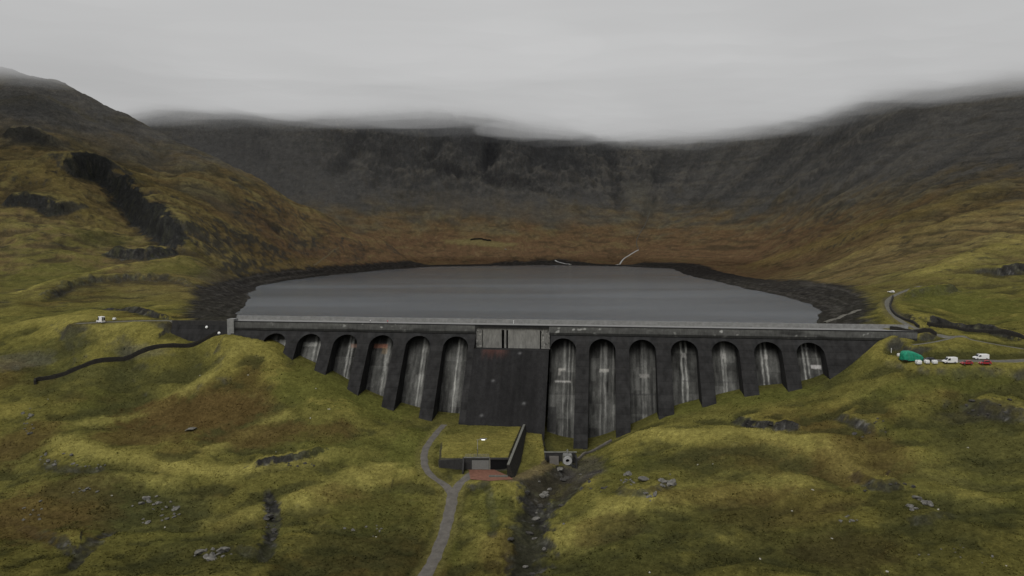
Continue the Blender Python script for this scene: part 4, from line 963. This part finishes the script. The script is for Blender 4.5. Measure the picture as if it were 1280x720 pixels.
def slab(p, q, t0, t1, z0a, z0b, z1a, z1b):
    return [(*(p[:2] + n_ * t0), z0a), (*(p[:2] + n_ * t1), z0a), (*(q[:2] + n_ * t1), z0b), (*(q[:2] + n_ * t0), z0b), (*(p[:2] + n_ * t0), z1a), (*(p[:2] + n_ * t1), z1a), (*(q[:2] + n_ * t1), z1b), (*(q[:2] + n_ * t0), z1b)]
c8 = slab(a, b + np.array([*d, 0]) * 3, -.05, .75, GZ - 2, GZ - 2, VZ + .2, VZ + .5)
for k_, w_ in ((1, 3.0), (2, 2.2)): c8[k_] = (c8[k_][0] + n_[0] * w_, c8[k_][1] + n_[1] * w_, c8[k_][2])
mb = MB(); mb.box8(c8); mb.build('side_wall', M['stone'], vh)
mb = MB(); mb.box8(slab(a, b + np.array([*d, 0]) * 3, -.1, .85, VZ + .203, VZ + .503, VZ + .5, VZ + .8)); mb.build('side_coping', M['cap'], vh)
mb = MB(); mb.box(fx(612), vf_r[0] + .2, vf_r[1] - .6, vf_r[1] - .1, GZ - .4, GZ + .7); mb.build('kerb', M['cap'], vh)
rl = MB()
for k in range(6):
    x_ = fx(582) + (fx(611) - fx(582)) * k / 5; rl.tube((x_, FY - .3, VZ + .6), (x_, FY - .3, VZ + 1.7), .05, 6)
rl.tube((fx(582), FY - .3, VZ + 1.7), (fx(611), FY - .3, VZ + 1.7), .05, 6); rl.tube((fx(582), FY - .3, VZ + 1.2), (fx(611), FY - .3, VZ + 1.2), .04, 6); rl.build('railing', M['steel'], vh)
# floodlight mast on the terrace
lx, ly = elev(597, 570)[1] * (FY + 2), FY + 2; lz = ground(lx, ly)
lm = thing('lamp_post', (lx, ly, lz), 'slim pale lamp post with a lit head on the grass roof of the valve house', 'lamp post')
mb = MB(); mb.tube((lx, ly, lz - .3), (lx, ly, lz + 6.6), .13, 8, .08); mb.build('pole', M['pale'], lm, True)
mb = MB(); mb.tube((lx, ly, lz + 6.5), (lx + 2.6, ly - .4, lz + 6.9), .07, 8); mb.tube((lx - .3, ly, lz + 6.45), (lx, ly, lz + 6.5), .07, 8); mb.build('arm', M['steel'], lm)
mb = MB(); mb.box(lx + .9, lx + 3.6, ly - .8, ly + .1, lz + 6.9, lz + 7.1); hd = bevel(mb.build('lamp_head', M['steel'], lm), .05)
mb = MB(); mb.box(lx + 1.5, lx + 2.9, ly - .95, ly - .1, lz + 6.62, lz + 6.89); bevel(mb.build('lamp_glass', M['lamplit'], hd) if False else mb.build('lamp_glass', M['lamplit'], lm), .06)

# ------------------------------------------------------------------ outlet works at the head of the stream
o0 = march(700, 583, Z); ox, oy, oz = o0; mpp = oy / F * 1.02
oy += 2.5
oc = thing('outlet_chamber', (ox, oy, oz), 'open dark concrete outlet chamber with a grey gate at the head of the stream', 'outlet')
X0, X1 = ox - 17 * mpp, ox + 20 * mpp
mb = MB(); mb.box(X0, X1, oy + 2.2, oy + 3, oz - 2, oz + 4.0); mb.build('back_wall', M['wall'], oc)
mb = MB(); mb.box(X0 - .6, X0, oy - 2.5, oy + 3.1, oz - 2, oz + 3.6); mb.build('side_wall', M['wall'], oc)
mb = MB(); mb.box(X1, X1 + .6, oy - 2.5, oy + 3.1, oz - 2, oz + 3.2); mb.build('side_wall', M['wall'], oc)
mb = MB(); mb.box(X0 - .7, X1 + .7, oy + 2.0, oy + 3.2, oz + 4.003, oz + 4.25); mb.build('coping', M['cap'], oc)
mb = MB(); mb.box8([(X0 + 1.4, oy - .6, oz - .5), (ox - 1 * mpp, oy - .6, oz - .5), (ox - 1 * mpp, oy + 2, oz - .5), (X0 + 1.4, oy + 2, oz - .5), (X0 + 1.4, oy + .6, oz + 2.6), (ox - 1 * mpp, oy + .6, oz + 2.6), (ox - 1 * mpp, oy + 2, oz + 2.8), (X0 + 1.4, oy + 2, oz + 2.8)]); mb.build('gate', M['tarmac'], oc)
mb = MB(); mb.box(X0, X1, oy - 2.4, oy + 2.2, oz - 2, oz - .25); mb.build('floor_slab', M['coping'], oc)
vx = ox + 10 * mpp
dv_ = thing('discharge_valve', (vx, oy, oz), 'white round discharge valve with dark bore and stem standing in the outlet chamber', 'valve')
def ring(cx, y0, y1, cz, r0, r1, n=28):
    v, f = [], []
    for y_ in (y0, y1):
        for r_ in (r0, r1):
            for i in range(n): a_ = 2 * math.pi * i / n; v.append((cx + r_ * math.cos(a_), y_, cz + r_ * math.sin(a_)))
    for i in range(n):
        j = (i + 1) % n
        f += [[i, j, n + j, n + i], [2 * n + j, 2 * n + i, 3 * n + i, 3 * n + j], [n + i, n + j, 3 * n + j, 3 * n + i], [j, i, 2 * n + i, 2 * n + j]]
    return v, f
v, f = ring(vx, oy - .4, oy + 1.8, oz + 1.5, .75, 1.75); pym('valve_ring', v, f, M['valve'], dv_, False)
mb = MB(); mb.tube((vx, oy + .9, oz + 1.5), (vx, oy + 1.0, oz + 1.5), .76, 20); mb.build('bore', M['hole'], dv_)
mb = MB(); mb.box(vx - 1.7, vx + 1.7, oy + .2, oy + 1.9, oz + 3.1, oz + 3.9); bevel(mb.build('bonnet', M['pale'], dv_), .1)
for x_ in (vx - 1.9, vx + 1.2):
    mb = MB(); mb.box(x_, x_ + .7, oy + .1, oy + 1.85, oz - .3, oz + 3.4); mb.build('cradle', M['cap'], dv_)
mb = MB(); mb.tube((vx, oy + 1, oz + 3.8), (vx, oy + 1, oz + 5.8), .16, 8); mb.tube((vx - .5, oy + 1, oz + 5.3), (vx + .5, oy + 1, oz + 5.3), .1, 8); mb.build('stem', M['pale'], dv_)

# ------------------------------------------------------------------ drystone walls
def stone_wall(pl, h, th, label, material=None, cat='stone wall', name='stone_wall', seed=0):
    pts = smooth_line([march(px, py, Z) for px, py in pl], 10)
    c = pts[len(pts) // 2]; root_loc = (c[0], c[1], c[2]); v, f = [], []; n = len(pts); rs = np.random.default_rng(seed)
    for i, p in enumerate(pts):
        d_ = pts[min(i + 1, n - 1)] - pts[max(i - 1, 0)]; d_ = d_[:2] / (np.hypot(*d_[:2]) + 1e-9); nr = np.array([-d_[1], d_[0]])
        g_ = ground(p[0], p[1]); hh = h * (1 + .12 * rs.uniform(-1, 1))
        for o_, z_ in ((-.6, -1.5), (-.5, hh * .6), (-.32, hh), (.32, hh + .05 * rs.uniform(-1, 1)), (.5, hh * .6), (.6, -1.5)):
            q = p[:2] + nr * th * (o_ + .05 * rs.uniform(-1, 1)); v.append((q[0], q[1], g_ + z_))
    for i in range(n - 1):
        for k in range(5): f.append([i * 6 + k, i * 6 + k + 1, i * 6 + 6 + k + 1, i * 6 + 6 + k])
    f += [[k for k in range(5, -1, -1)], [(n - 1) * 6 + k for k in range(6)]]
    o = pym(name, [np.array(q) - np.array(root_loc) for q in v], f, material or M['stone']); o.location = root_loc
    return tag(o, label, cat)
stone_wall([(44, 481), (50, 476), (110, 458), (200, 435), (278, 417)], 1.9, .9, 'long dark drystone wall running down the left slope from the dam end')
stone_wall([(1112, 414), (1140, 417.5), (1170, 418.5)], 1.6, 1.0, 'short dark drystone wall beside the road at the right end of the dam', seed=3)
stone_wall([(1160, 409), (1200, 413), (1240, 418), (1300, 430)], 1.5, 1.2, 'dark drystone wall along the bank above the right-hand road', seed=4)
stone_wall([(1116, 372), (1113, 384), (1122, 396), (1148, 410)], 1.2, 1.0, 'dark drystone wall bending beside the gravel track up the right hillside', seed=5)
stone_wall([(588, 301), (600, 299.5), (614, 301.5)], 2.6, 2.0, 'low dark drystone wall on the brown moor beyond the far shore', seed=8)
stone_wall([(722, 576), (740, 566), (764, 552)], 1.0, .9, 'low pale wall from the outlet chamber towards the dam foot', M['tarmac'], seed=6)

# ------------------------------------------------------------------ rocks
def rock_mesh(seed, sub=3):
    bm = bmesh.new(); bmesh.ops.create_icosphere(bm, subdivisions=sub, radius=1); rs = np.random.default_rng(seed)
    P = np.array([v.co[:] for v in bm.verts]); sc = rs.uniform(.7, 1.15, 3) * np.array([1.15, 1, .75])
    cuts_ = [(lambda n: n / np.linalg.norm(n))(rs.normal(size=3)) for _ in range(9)]
    for n in cuts_:
        h = rs.uniform(.55, .85); dd_ = P @ n; P = P - np.maximum(dd_ - h, 0)[:, None] * n
    P = P + P * (fbm(P[:, 0] * 2 + seed, P[:, 1] * 2 + P[:, 2] * 3, 3) * .18)[:, None]; P = P * sc
    for v, p in zip(bm.verts, P): v.co = p
    me = bpy.data.meshes.new('boulder'); bm.to_mesh(me); bm.free(); return me
ROCKS = {k: [rock_mesh(40 + i + 10 * j) for i in range(5)] for j, k in enumerate(('rock', 'rock_pale', 'rock_dark'))}
for k, l in ROCKS.items():
    for me in l: me.materials.append(M[k])
rr = random.Random(5)
def boulder(x, y, size, kind, label, group=None, sink=.25, name='boulder'):
    o = bpy.data.objects.new(name, rr.choice(ROCKS[kind])); COL.objects.link(o)
    s_ = size / 2; o.scale = (s_ * rr.uniform(.8, 1.3), s_ * rr.uniform(.8, 1.2), s_ * rr.uniform(.7, 1.1)); o.rotation_euler = (rr.uniform(-.3, .3), rr.uniform(-.3, .3), rr.uniform(0, 6.28))
    o.location = (x, y, ground(x, y) + s_ * (.75 * .5 - sink)); return tag(o, label, 'boulder', group)
NB = {}
def cluster(px, py, n, sx, sy, smin, smax, kind, label, group):
    for _ in range(n):
        a_, r_ = rr.uniform(0, 6.28), math.sqrt(rr.random()); p = march(px + sx * r_ * math.cos(a_), py + sy * r_ * math.sin(a_), Z)
        boulder(p[0], p[1], smin + (smax - smin) * rr.random() ** 2.2, kind, label, group)
cluster(35, 528, 14, 10, 18, .8, 3.0, 'rock', 'grey boulder in the rock patch below the lower end of the left drystone wall', 'boulders below the drystone wall end')
cluster(75, 575, 12, 34, 9, .8, 2.2, 'rock', 'grey boulder in the scree strip under the curving left grass track', 'boulders under the left grass track')
cluster(118, 584, 6, 14, 5, .8, 1.8, 'rock', 'grey boulder at the right end of the scree strip under the left grass track', 'boulders at the scree strip end')
cluster(110, 614, 8, 26, 5, .7, 1.6, 'rock', 'small grey boulder in the thin line of stones across the left slope', 'line of stones on the left slope')
cluster(192, 640, 26, 34, 18, .8, 3.2, 'rock', 'grey boulder in the broad boulder field on the left foreground slope', 'left boulder field')
cluster(40, 640, 8, 28, 14, .7, 1.7, 'rock', 'grey boulder on the brown slope in the lower left corner', 'boulders in the lower left corner')
cluster(268, 694, 12, 24, 7, .9, 3.6, 'rock', 'grey boulder in the low outcrop near the bottom edge left of the ravine', 'boulders near the bottom edge')
cluster(341, 650, 18, 9, 26, .9, 2.8, 'rock_dark', 'dark boulder in the narrow ravine on the left foreground slope', 'boulders in the left ravine')
cluster(372, 581, 10, 28, 6, .8, 1.9, 'rock_dark', 'dark boulder along the small crag on the left mound', 'boulders of the left crag')
cluster(455, 664, 10, 26, 10, .7, 1.8, 'rock', 'grey boulder in the scattered stones left of the access road', 'stones left of the access road')
p = march(239, 538, Z); boulder(p[0], p[1], 4.0, 'rock', 'single large grey boulder on the brown mound left of the dam foot')
cluster(790, 599, 12, 16, 8, .9, 3.8, 'rock', 'grey boulder in the outcrop on the knoll right of the stream', 'boulders on the right knoll')
cluster(830, 601, 12, 12, 9, .9, 4.0, 'rock', 'grey boulder in the second outcrop on the knoll further right of the stream', 'boulders of the second knoll outcrop')
cluster(811, 622, 6, 12, 5, .8, 2.4, 'rock', 'grey boulder below the twin outcrops on the right knoll', 'boulders below the knoll outcrops')
cluster(1152, 632, 14, 18, 9, .8, 3.6, 'rock', 'grey boulder in the outcrop in the middle of the right slope', 'boulders mid right slope')
cluster(1061, 650, 7, 11, 5, .8, 2.2, 'rock', 'grey boulder in the small outcrop low on the right slope', 'boulders low on the right slope')
cluster(1084, 535, 9, 26, 14, .8, 2.2, 'rock_dark', 'dark boulder in the rocky hollow below the car park', 'boulders below the car park')
cluster(1240, 510, 12, 38, 12, .8, 2.2, 'rock_dark', 'dark boulder in the scrubby hollow at the right edge', 'boulders in the right edge hollow')
cluster(1203, 694, 10, 60, 14, .5, 1.3, 'rock', 'small grey boulder scattered in the lower right corner', 'stones in the lower right corner')
cluster(962, 532, 10, 38, 3, .7, 1.7, 'rock_dark', 'dark boulder along the crag under the right end of the dam', 'boulders of the crag under the dam')
cluster(1110, 612, 8, 34, 10, .7, 2.0, 'rock_dark', 'dark boulder along the dip crossing the right slope', 'boulders in the right slope dip')
for i in range(30):
    q = STREAM[min(len(STREAM) - 1, int(rr.random() * len(STREAM)))]
    boulder(q[0] + rr.gauss(0, 4.2), q[1] + rr.gauss(0, 3.4), rr.uniform(.9, 3.0), 'rock_dark' if rr.random() < .55 else 'rock', 'wet boulder in the bed of the stream below the outlet chamber', 'boulders in the stream bed')
cluster(740, 605, 10, 24, 14, .6, 1.5, 'rock_dark', 'dark boulder on the spoil bank right of the outlet chamber', 'boulders on the spoil bank')
for px, py in [(872, 582), (891, 581), (1016, 613), (1040, 674), (812, 716), (1109, 716), (1258, 708), (1173, 637), (950, 700), (1210, 560), (990, 640)]:
    p = march(px, py, Z); boulder(p[0], p[1], rr.uniform(.5, .8), 'rock_pale', 'small pale stone lying alone on the right foreground grass', 'pale stones on the right slope', .1)
for px, py in [(395, 487), (410, 512), (388, 524), (412, 513), (345, 565), (470, 672), (140, 620), (206, 660), (250, 470), (60, 500), (310, 470)]:
    p = march(px, py, Z); boulder(p[0], p[1], rr.uniform(.5, .8), 'rock_pale', 'small pale stone lying alone on the left foreground grass', 'pale stones on the left slope', .1)
p = march(632, 312, Z); boulder(p[0], p[1], 5.5, 'rock_pale', 'single pale boulder on the brown moor beyond the far shore')
p = march(713, 331, Z); boulder(p[0], p[1], 4.5, 'rock_pale', 'pale boulder at the water edge in the middle of the far shore')

# ------------------------------------------------------------------ vehicles
def shell(name, prof, wid, material, root, bev=.06, taper=.9):
    """side outline [(x,z)] extruded across, narrower at the top"""
    bm = bmesh.new(); zs = [z for _, z in prof]; z0, z1 = min(zs), max(zs); rings = []
    for sy in (-1, 1):
        rings.append([bm.verts.new((x, sy * wid / 2 * (1 - (1 - taper) * max(0, (z - z0 - .45 * (z1 - z0)) / (.55 * (z1 - z0)))), z)) for x, z in prof])
    n = len(prof)
    for i in range(n): bm.faces.new([rings[0][i], rings[0][(i + 1) % n], rings[1][(i + 1) % n], rings[1][i]])
    bm.faces.new(rings[0][::-1]); bm.faces.new(rings[1]); bmesh.ops.recalc_face_normals(bm, faces=bm.faces)
    bmesh.ops.bevel(bm, geom=list(bm.edges), offset=bev, segments=2, affect='EDGES', clamp_overlap=True)
    me = bpy.data.meshes.new(name); bm.to_mesh(me); bm.free(); return link(name, me, material, root)
def local(name, mb, material, root):
    me = bpy.data.meshes.new(name); me.from_pydata(mb.v, [], mb.f); me.update(); return link(name, me, material, root)
def quad(name, pts, material, root, th=.02):
    mb = MB(); P = [Vector(p) for p in pts]; n = (P[1] - P[0]).cross(P[3] - P[0]).normalized() * th
    mb.box8([p for p in P] + [p + n for p in P]); return local(name, mb, material, root)
def wheel(root, x, y, r=.36, w=.24):
    mb = MB(); mb.tube((x, y - w / 2, r), (x, y + w / 2, r), r, 20); t_ = local('wheel', mb, M['rubber'], root)
    mb = MB(); s_ = 1 if y > 0 else -1; mb.tube((x, y + s_ * w / 2, r), (x, y + s_ * (w / 2 + .02), r), r * .6, 14); local('rim', mb, M['rim'], t_)
def van(loc, rz, L, H, label, paint='white', name='parked_van', cat='van', rear=False):
    t = thing(name, loc, label, cat, None, rz); h = L / 2; Wd = 2.0
    prof = [(-h, .35), (h - .05, .35), (h, .75), (h - .12, 1.1), (h - 1.0, 1.3), (h - 1.75, H - .08), (h - 2.1, H), (-h + .1, H), (-h, H - .15)]
    shell('body', prof, Wd, M[paint], t, .07, .9)
    quad('windscreen', [(h - 1.0, -.78, 1.36), (h - 1.0, .78, 1.36), (h - 1.66, .74, H - .16), (h - 1.66, -.74, H - .16)], M['glass'], t, .09)
    for s_ in (-1, 1):
        y_ = s_ * (Wd / 2 + .01); yt = s_ * (Wd / 2 * .93 + .01)
        q = [(h - 2.5, y_, 1.32), (h - 1.15, y_, 1.32), (h - 1.75, yt, H - .35), (h - 2.5, yt, H - .35)]
        quad('side_window', q if s_ < 0 else q[::-1], M['glass'], t, .02)
        for x_ in (h - .95, -h + 1.1): wheel(t, x_, s_ * (Wd / 2 - .1))
        mb = MB(); mb.box(h - .12, h + .02, s_ * .72 - .17, s_ * .72 + .17, .78, .98); local('headlight', mb, M['lamp'], t)
        mb = MB(); mb.box(-h - .02, -h + .05, s_ * .9 - .07, s_ * .9 + .07, .9, 1.4); local('tail_light', mb, M['tail'], t)
        if rear: mb = MB(); mb.box(-h - .03, -h - .005, s_ * .45 - .35, s_ * .45 + .35, 1.35, H - .4); local('rear_window', mb, M['glass'], t)
    mb = MB(); mb.box(h - .03, h + .06, -.9, .9, .36, .6); local('bumper', mb, M['black'], t)
    return t
def car(loc, rz, L, H, paint, label, name='parked_car', cat='car'):
    t = thing(name, loc, label, cat, None, rz); h = L / 2; Wd = 1.8
    shell('body', [(-h, .3), (h - .05, .3), (h, .6), (h - .15, .82), (h - 1.2, .95), (-h + .5, .98), (-h + .05, .85)], Wd, M[paint], t, .06, .94)
    cb = shell('cabin', [(h - 1.35, .9), (h - 2.0, H - .05), (h - 2.3, H), (-h + .9, H), (-h + .6, H - .08), (-h + .15, .92)], Wd * .9, M[paint], t, .05, .84)
    quad('windscreen', [(h - 1.32, -.66, .98), (h - 1.32, .66, .98), (h - 1.92, .6, H - .1), (h - 1.92, -.6, H - .1)], M['glass'], t, .07)
    for s_ in (-1, 1):
        y_ = s_ * (Wd * .45 - .01); yt = s_ * (Wd * .45 * .86 + .01)
        q = [(-h + .75, y_, 1.0), (h - 1.6, y_, 1.0), (h - 2.1, yt, H - .12), (-h + .95, yt, H - .12)]
        quad('side_window', q if s_ < 0 else q[::-1], M['glass'], t, .03)
        for x_ in (h - .85, -h + .85): wheel(t, x_, s_ * (Wd / 2 - .08), .33, .22)
        mb = MB(); mb.box(h - .14, h + .02, s_ * .62 - .18, s_ * .62 + .18, .58, .74); local('headlight', mb, M['lamp'], t)
        mb = MB(); mb.box(-h - .02, -h + .08, s_ * .68 - .14, s_ * .68 + .14, .62, .8); local('tail_light', mb, M['tail'], t)
    return t
def spot(px, py): 
    p = march(px, py, Z); return (p[0], p[1], p[2] + .12)
van(spot(1187, 455), R(183), 5.6, 2.5, 'white panel van parked alone in the middle of the gravel car park')
van(spot(1226, 450), R(181), 6.0, 2.3, 'white van parked behind the two red cars')
car(spot(1208, 457), R(182), 4.6, 1.55, 'red', 'red car parked nearer the white panel van, in front')
car(spot(1231, 457), R(178), 4.6, 1.7, 'red', 'red car parked directly in front of the rear white van')
car(spot(1161, 452), R(180), 5.0, 1.6, 'black', 'black car parked behind the white sacks next to the green tarpaulin')
van(spot(126, 404), R(152), 4.9, 3.3, 'white boxy van standing at the far left end of the dam road', rear=True)
car(spot(1114, 366), R(120), 4.2, 1.5, 'white', 'small white car on the bend of the gravel track up the right hillside')
# bulk sacks
def sack(px, py, sz, label):
    p = spot(px, py); t = thing('bulk_sack', p, label, 'sack')
    bm = bmesh.new(); bmesh.ops.create_cube(bm, size=1); bmesh.ops.subdivide_edges(bm, edges=bm.edges, cuts=6, use_grid_fill=True)
    for v in bm.verts:
        x, y, z = v.co; r_ = 1 + .16 * (1 - (2 * z) ** 2) + .04 * math.sin(9 * x + 5 * y + px); v.co = (x * sz * r_, y * sz * r_, (z + .5) * sz * .95 + .05 * math.sin(7 * x + px) * (z > .3))
    bmesh.ops.smooth_vert(bm, verts=bm.verts, factor=.5, use_axis_x=True, use_axis_y=True, use_axis_z=True)
    me = bpy.data.meshes.new('bag'); bm.to_mesh(me); bm.free(); me.polygons.foreach_set('use_smooth', [True] * len(me.polygons)); link('bag', me, M['bag'], t)
    for sx in (-1, 1):
        for sy in (-1, 1):
            mb = MB(); a_ = Vector((sx * sz * .42, sy * sz * .42, sz * .85)); b_ = Vector((sx * sz * .2, sy * sz * .2, sz * 1.12)); mb.tube(a_, b_, .05, 6); local('loop', mb, M['bag'], t)
    return t
sack(1148, 456, 1.7, 'white bulk sack nearest the green tarpaulin'); sack(1158.5, 456.5, 1.5, 'white bulk sack in the middle of the three in front of the black car'); sack(1168, 457, 1.5, 'white bulk sack of the three standing nearest the white panel van')
sack(1124, 446, 1.3, 'small white sack on the far side of the green tarpaulin'); sack(143, 401, 1.2, 'small white sack on the verge beside the boxy white van')
# green tarpaulin over a stack
gp = spot(1139, 450); gt = thing('tarpaulin_stack', gp, 'bright green tarpaulin sheeted over a large stack at the end of the car park', 'tarpaulin')
nu_, nv_ = 44, 26; v, f = [], []
for j in range(nv_):
    for i in range(nu_):
        a_ = 2 * math.pi * i / nu_; b_ = (j / (nv_ - 1)) * math.pi / 2
        cr = lambda q, e_: math.copysign(abs(q) ** e_, q)
        x = 4.3 * cr(math.cos(a_), .45) * cr(math.cos(b_), .35); y = 2.4 * cr(math.sin(a_), .45) * cr(math.cos(b_), .35); z = 3.9 * cr(math.sin(b_), .55)
        z *= 1 - .05 * (x + 4.3) * sstep(-1.5, 3, np.array(x)).item(); k_ = 1 + .07 * float(perlin(np.array(a_ * 3 + b_ * 2), np.array(b_ * 3))) + .03 * math.sin(a_ * 17) * math.cos(b_)
        v.append((gp[0] + x * k_, gp[1] + y * k_, gp[2] + z * (.95 + .05 * k_) - .1))
for j in range(nv_ - 1):
    for i in range(nu_): f.append([j * nu_ + i, j * nu_ + (i + 1) % nu_, (j + 1) * nu_ + (i + 1) % nu_, (j + 1) * nu_ + i])
pym('sheet', v, f, M['green'], gt, True)
mb = MB(); mb.box(gp[0] - 4.2, gp[0] + 4.2, gp[1] - 2.3, gp[1] + 2.3, gp[2] - .3, gp[2] + .25); mb.build('pallet', M['stone'], gt)
for xx in (-2.4, .2, 2.6):
    mb = MB(); pts_ = [(gp[0] + xx, gp[1] + 2.62 * math.cos(t_), gp[2] + 3.95 * abs(math.sin(t_)) ** .6 * (1 - .05 * (xx + 4.3) * (xx > 0))) for t_ in np.linspace(0, math.pi, 13)]
    for q0, q1 in zip(pts_[:-1], pts_[1:]): mb.tube(q0, q1, .05, 6)
    mb.build('rope', M['cap'], gt)
# marker posts
def post(px, py, h, label, loc=None, r=.12):
    p = spot(px, py) if loc is None else loc; t = thing('marker_post', p, label, 'marker post')
    mb = MB(); mb.tube((p[0], p[1], p[2] - .3), (p[0], p[1], p[2] + h), r, 8, r * .8); mb.build('post', M['white'], t)
    mb = MB(); mb.tube((p[0], p[1], p[2] + h), (p[0], p[1], p[2] + h + .25), r * 1.5, 8, r * .4); mb.build('cap', M['bag'], t); return t
post(1114, 441, 1.6, 'white marker post on the grass by the right end of the dam'); 
def dam_s(px, t, z):
    u = elev(px, 400)[1]; ss = np.linspace(0, DAM_L, 4000); X = PL[0] + ES[0] * ss + ET[0] * t; Y = PL[1] + ES[1] * ss + ET[1] * t
    return float(ss[np.argmin(np.abs(X / Y - elev(px, 402)[1]))])
post(0, 0, 1.3, 'pale marker post on the dam crest above the central spillway', D(dam_s(642, -8.6, 0), -8.7, 0), .2)

# ------------------------------------------------------------------ two people on the crest
def person(loc, rz, jacket, label, step):
    t = thing('person', loc, label, 'person', None, rz)
    J = {'pel': (0, 0, .95), 'wai': (0, 0, 1.12), 'che': (.02, 0, 1.36), 'nec': (.03, 0, 1.5), 'hea': (.05, 0, 1.62), 'top': (.05, 0, 1.74)}
    Rr = {'pel': .15, 'wai': .135, 'che': .16, 'nec': .055, 'hea': .095, 'top': .08}; E = [('pel', 'wai'), ('wai', 'che'), ('che', 'nec'), ('nec', 'hea'), ('hea', 'top')]
    for s_, k in ((1, 'l'), (-1, 'r')):
        sw = step * s_
        J.update({k + 'hip': (0, .1 * s_, .9), k + 'kne': (sw * .5 + .03, .1 * s_, .5), k + 'ank': (sw * .9, .1 * s_, .09), k + 'toe': (sw * .9 + .19, .11 * s_, .04), k + 'sho': (.02, .19 * s_, 1.42), k + 'elb': (-sw * .4, .25 * s_, 1.15), k + 'wri': (-sw * .7 + .1, .25 * s_, .92), k + 'pal': (-sw * .75 + .13, .245 * s_, .84)})
        Rr.update({k + 'hip': .1, k + 'kne': .065, k + 'ank': .045, k + 'toe': .035, k + 'sho': .07, k + 'elb': .05, k + 'wri': .033, k + 'pal': .03})
        E += [('pel', k + 'hip'), (k + 'hip', k + 'kne'), (k + 'kne', k + 'ank'), (k + 'ank', k + 'toe'), ('che', k + 'sho'), (k + 'sho', k + 'elb'), (k + 'elb', k + 'wri'), (k + 'wri', k + 'pal')]
        px_, py_, pz_ = J[k + 'pal']
        for f_, (dy, ln) in enumerate([(-.03, .07), (-.01, .085), (.01, .08), (.028, .065)]):
            a_, b_ = f'{k}f{f_}', f'{k}g{f_}'; J[a_] = (px_ + dy, py_, pz_ - .04); J[b_] = (px_ + dy + .02, py_ - .01 * s_, pz_ - .04 - ln); Rr[a_] = .011; Rr[b_] = .008; E += [(k + 'pal', a_), (a_, b_)]
        J[k + 't'] = (px_ + .05, py_ - .01 * s_, pz_ - .02); Rr[k + 't'] = .01; E.append((k + 'pal', k + 't'))
    names = list(J); me = bpy.data.meshes.new('body'); me.from_pydata([J[n] for n in names], [(names.index(a_), names.index(b_)) for a_, b_ in E], []); o = link('body', me, None, t)
    sk = o.modifiers.new('skin', 'SKIN'); ly = me.skin_vertices[0] if me.skin_vertices else None
    if ly is None:
        bm = bmesh.new(); bm.from_mesh(me); bm.verts.layers.skin.verify(); bm.to_mesh(me); bm.free(); ly = me.skin_vertices[0]
    for i, n in enumerate(names): ly.data[i].radius = (Rr[n], Rr[n]); ly.data[i].use_root = n == 'pel'
    o.modifiers.new('sub', 'SUBSURF').levels = 1; o.modifiers['sub'].render_levels = 1
    bpy.context.view_layer.update(); dg = bpy.context.evaluated_depsgraph_get(); m2 = bpy.data.meshes.new_from_object(o.evaluated_get(dg)); o.modifiers.clear(); o.data = m2; m2.name = 'body'
    for m_ in (M['skin'], M['trousers']): m2.materials.append(m_)
    m2.polygons.foreach_set('use_smooth', [True] * len(m2.polygons))
    for p_ in m2.polygons: p_.material_index = 1 if p_.center.z < .98 and abs(p_.center.y) < .19 else 0
    # jacket: an offset copy of the upper body
    bm = bmesh.new(); bm.from_mesh(m2); kill = [f_ for f_ in bm.faces if not (.86 < f_.calc_center_median().z < 1.5 and not (f_.calc_center_median().z < .94 and abs(f_.calc_center_median().y) > .2))]
    bmesh.ops.delete(bm, geom=kill, context='FACES'); bm.normal_update()
    for v_ in bm.verts: v_.co += v_.normal * .022
    mj = bpy.data.meshes.new('jacket'); bm.to_mesh(mj); bm.free(); mj.materials.clear(); jk = link('jacket', mj, M[jacket], t)
    for p_ in mj.polygons: p_.material_index = 0; p_.use_smooth = True
    bm = bmesh.new(); bmesh.ops.create_uvsphere(bm, u_segments=16, v_segments=10, radius=.108)
    bmesh.ops.delete(bm, geom=[v_ for v_ in bm.verts if v_.co.z < -.02 and v_.co.x > -.03], context='VERTS')
    for v_ in bm.verts: v_.co = (v_.co.x + .04, v_.co.y * .92, v_.co.z * 1.15 + 1.655)
    mh = bpy.data.meshes.new('hair'); bm.to_mesh(mh); bm.free(); link('hair', mh, M['hair'], t)
    return t
person(D(dam_s(463, -3, 0), -3, -.1), R(190), 'jacket_w', 'person in a pale jacket walking on the crest of the dam', .18)
person(D(dam_s(484.5, -2.4, 0), -2.4, -.1), R(10), 'jacket_r', 'person in a red jacket walking on the crest of the dam', .2)
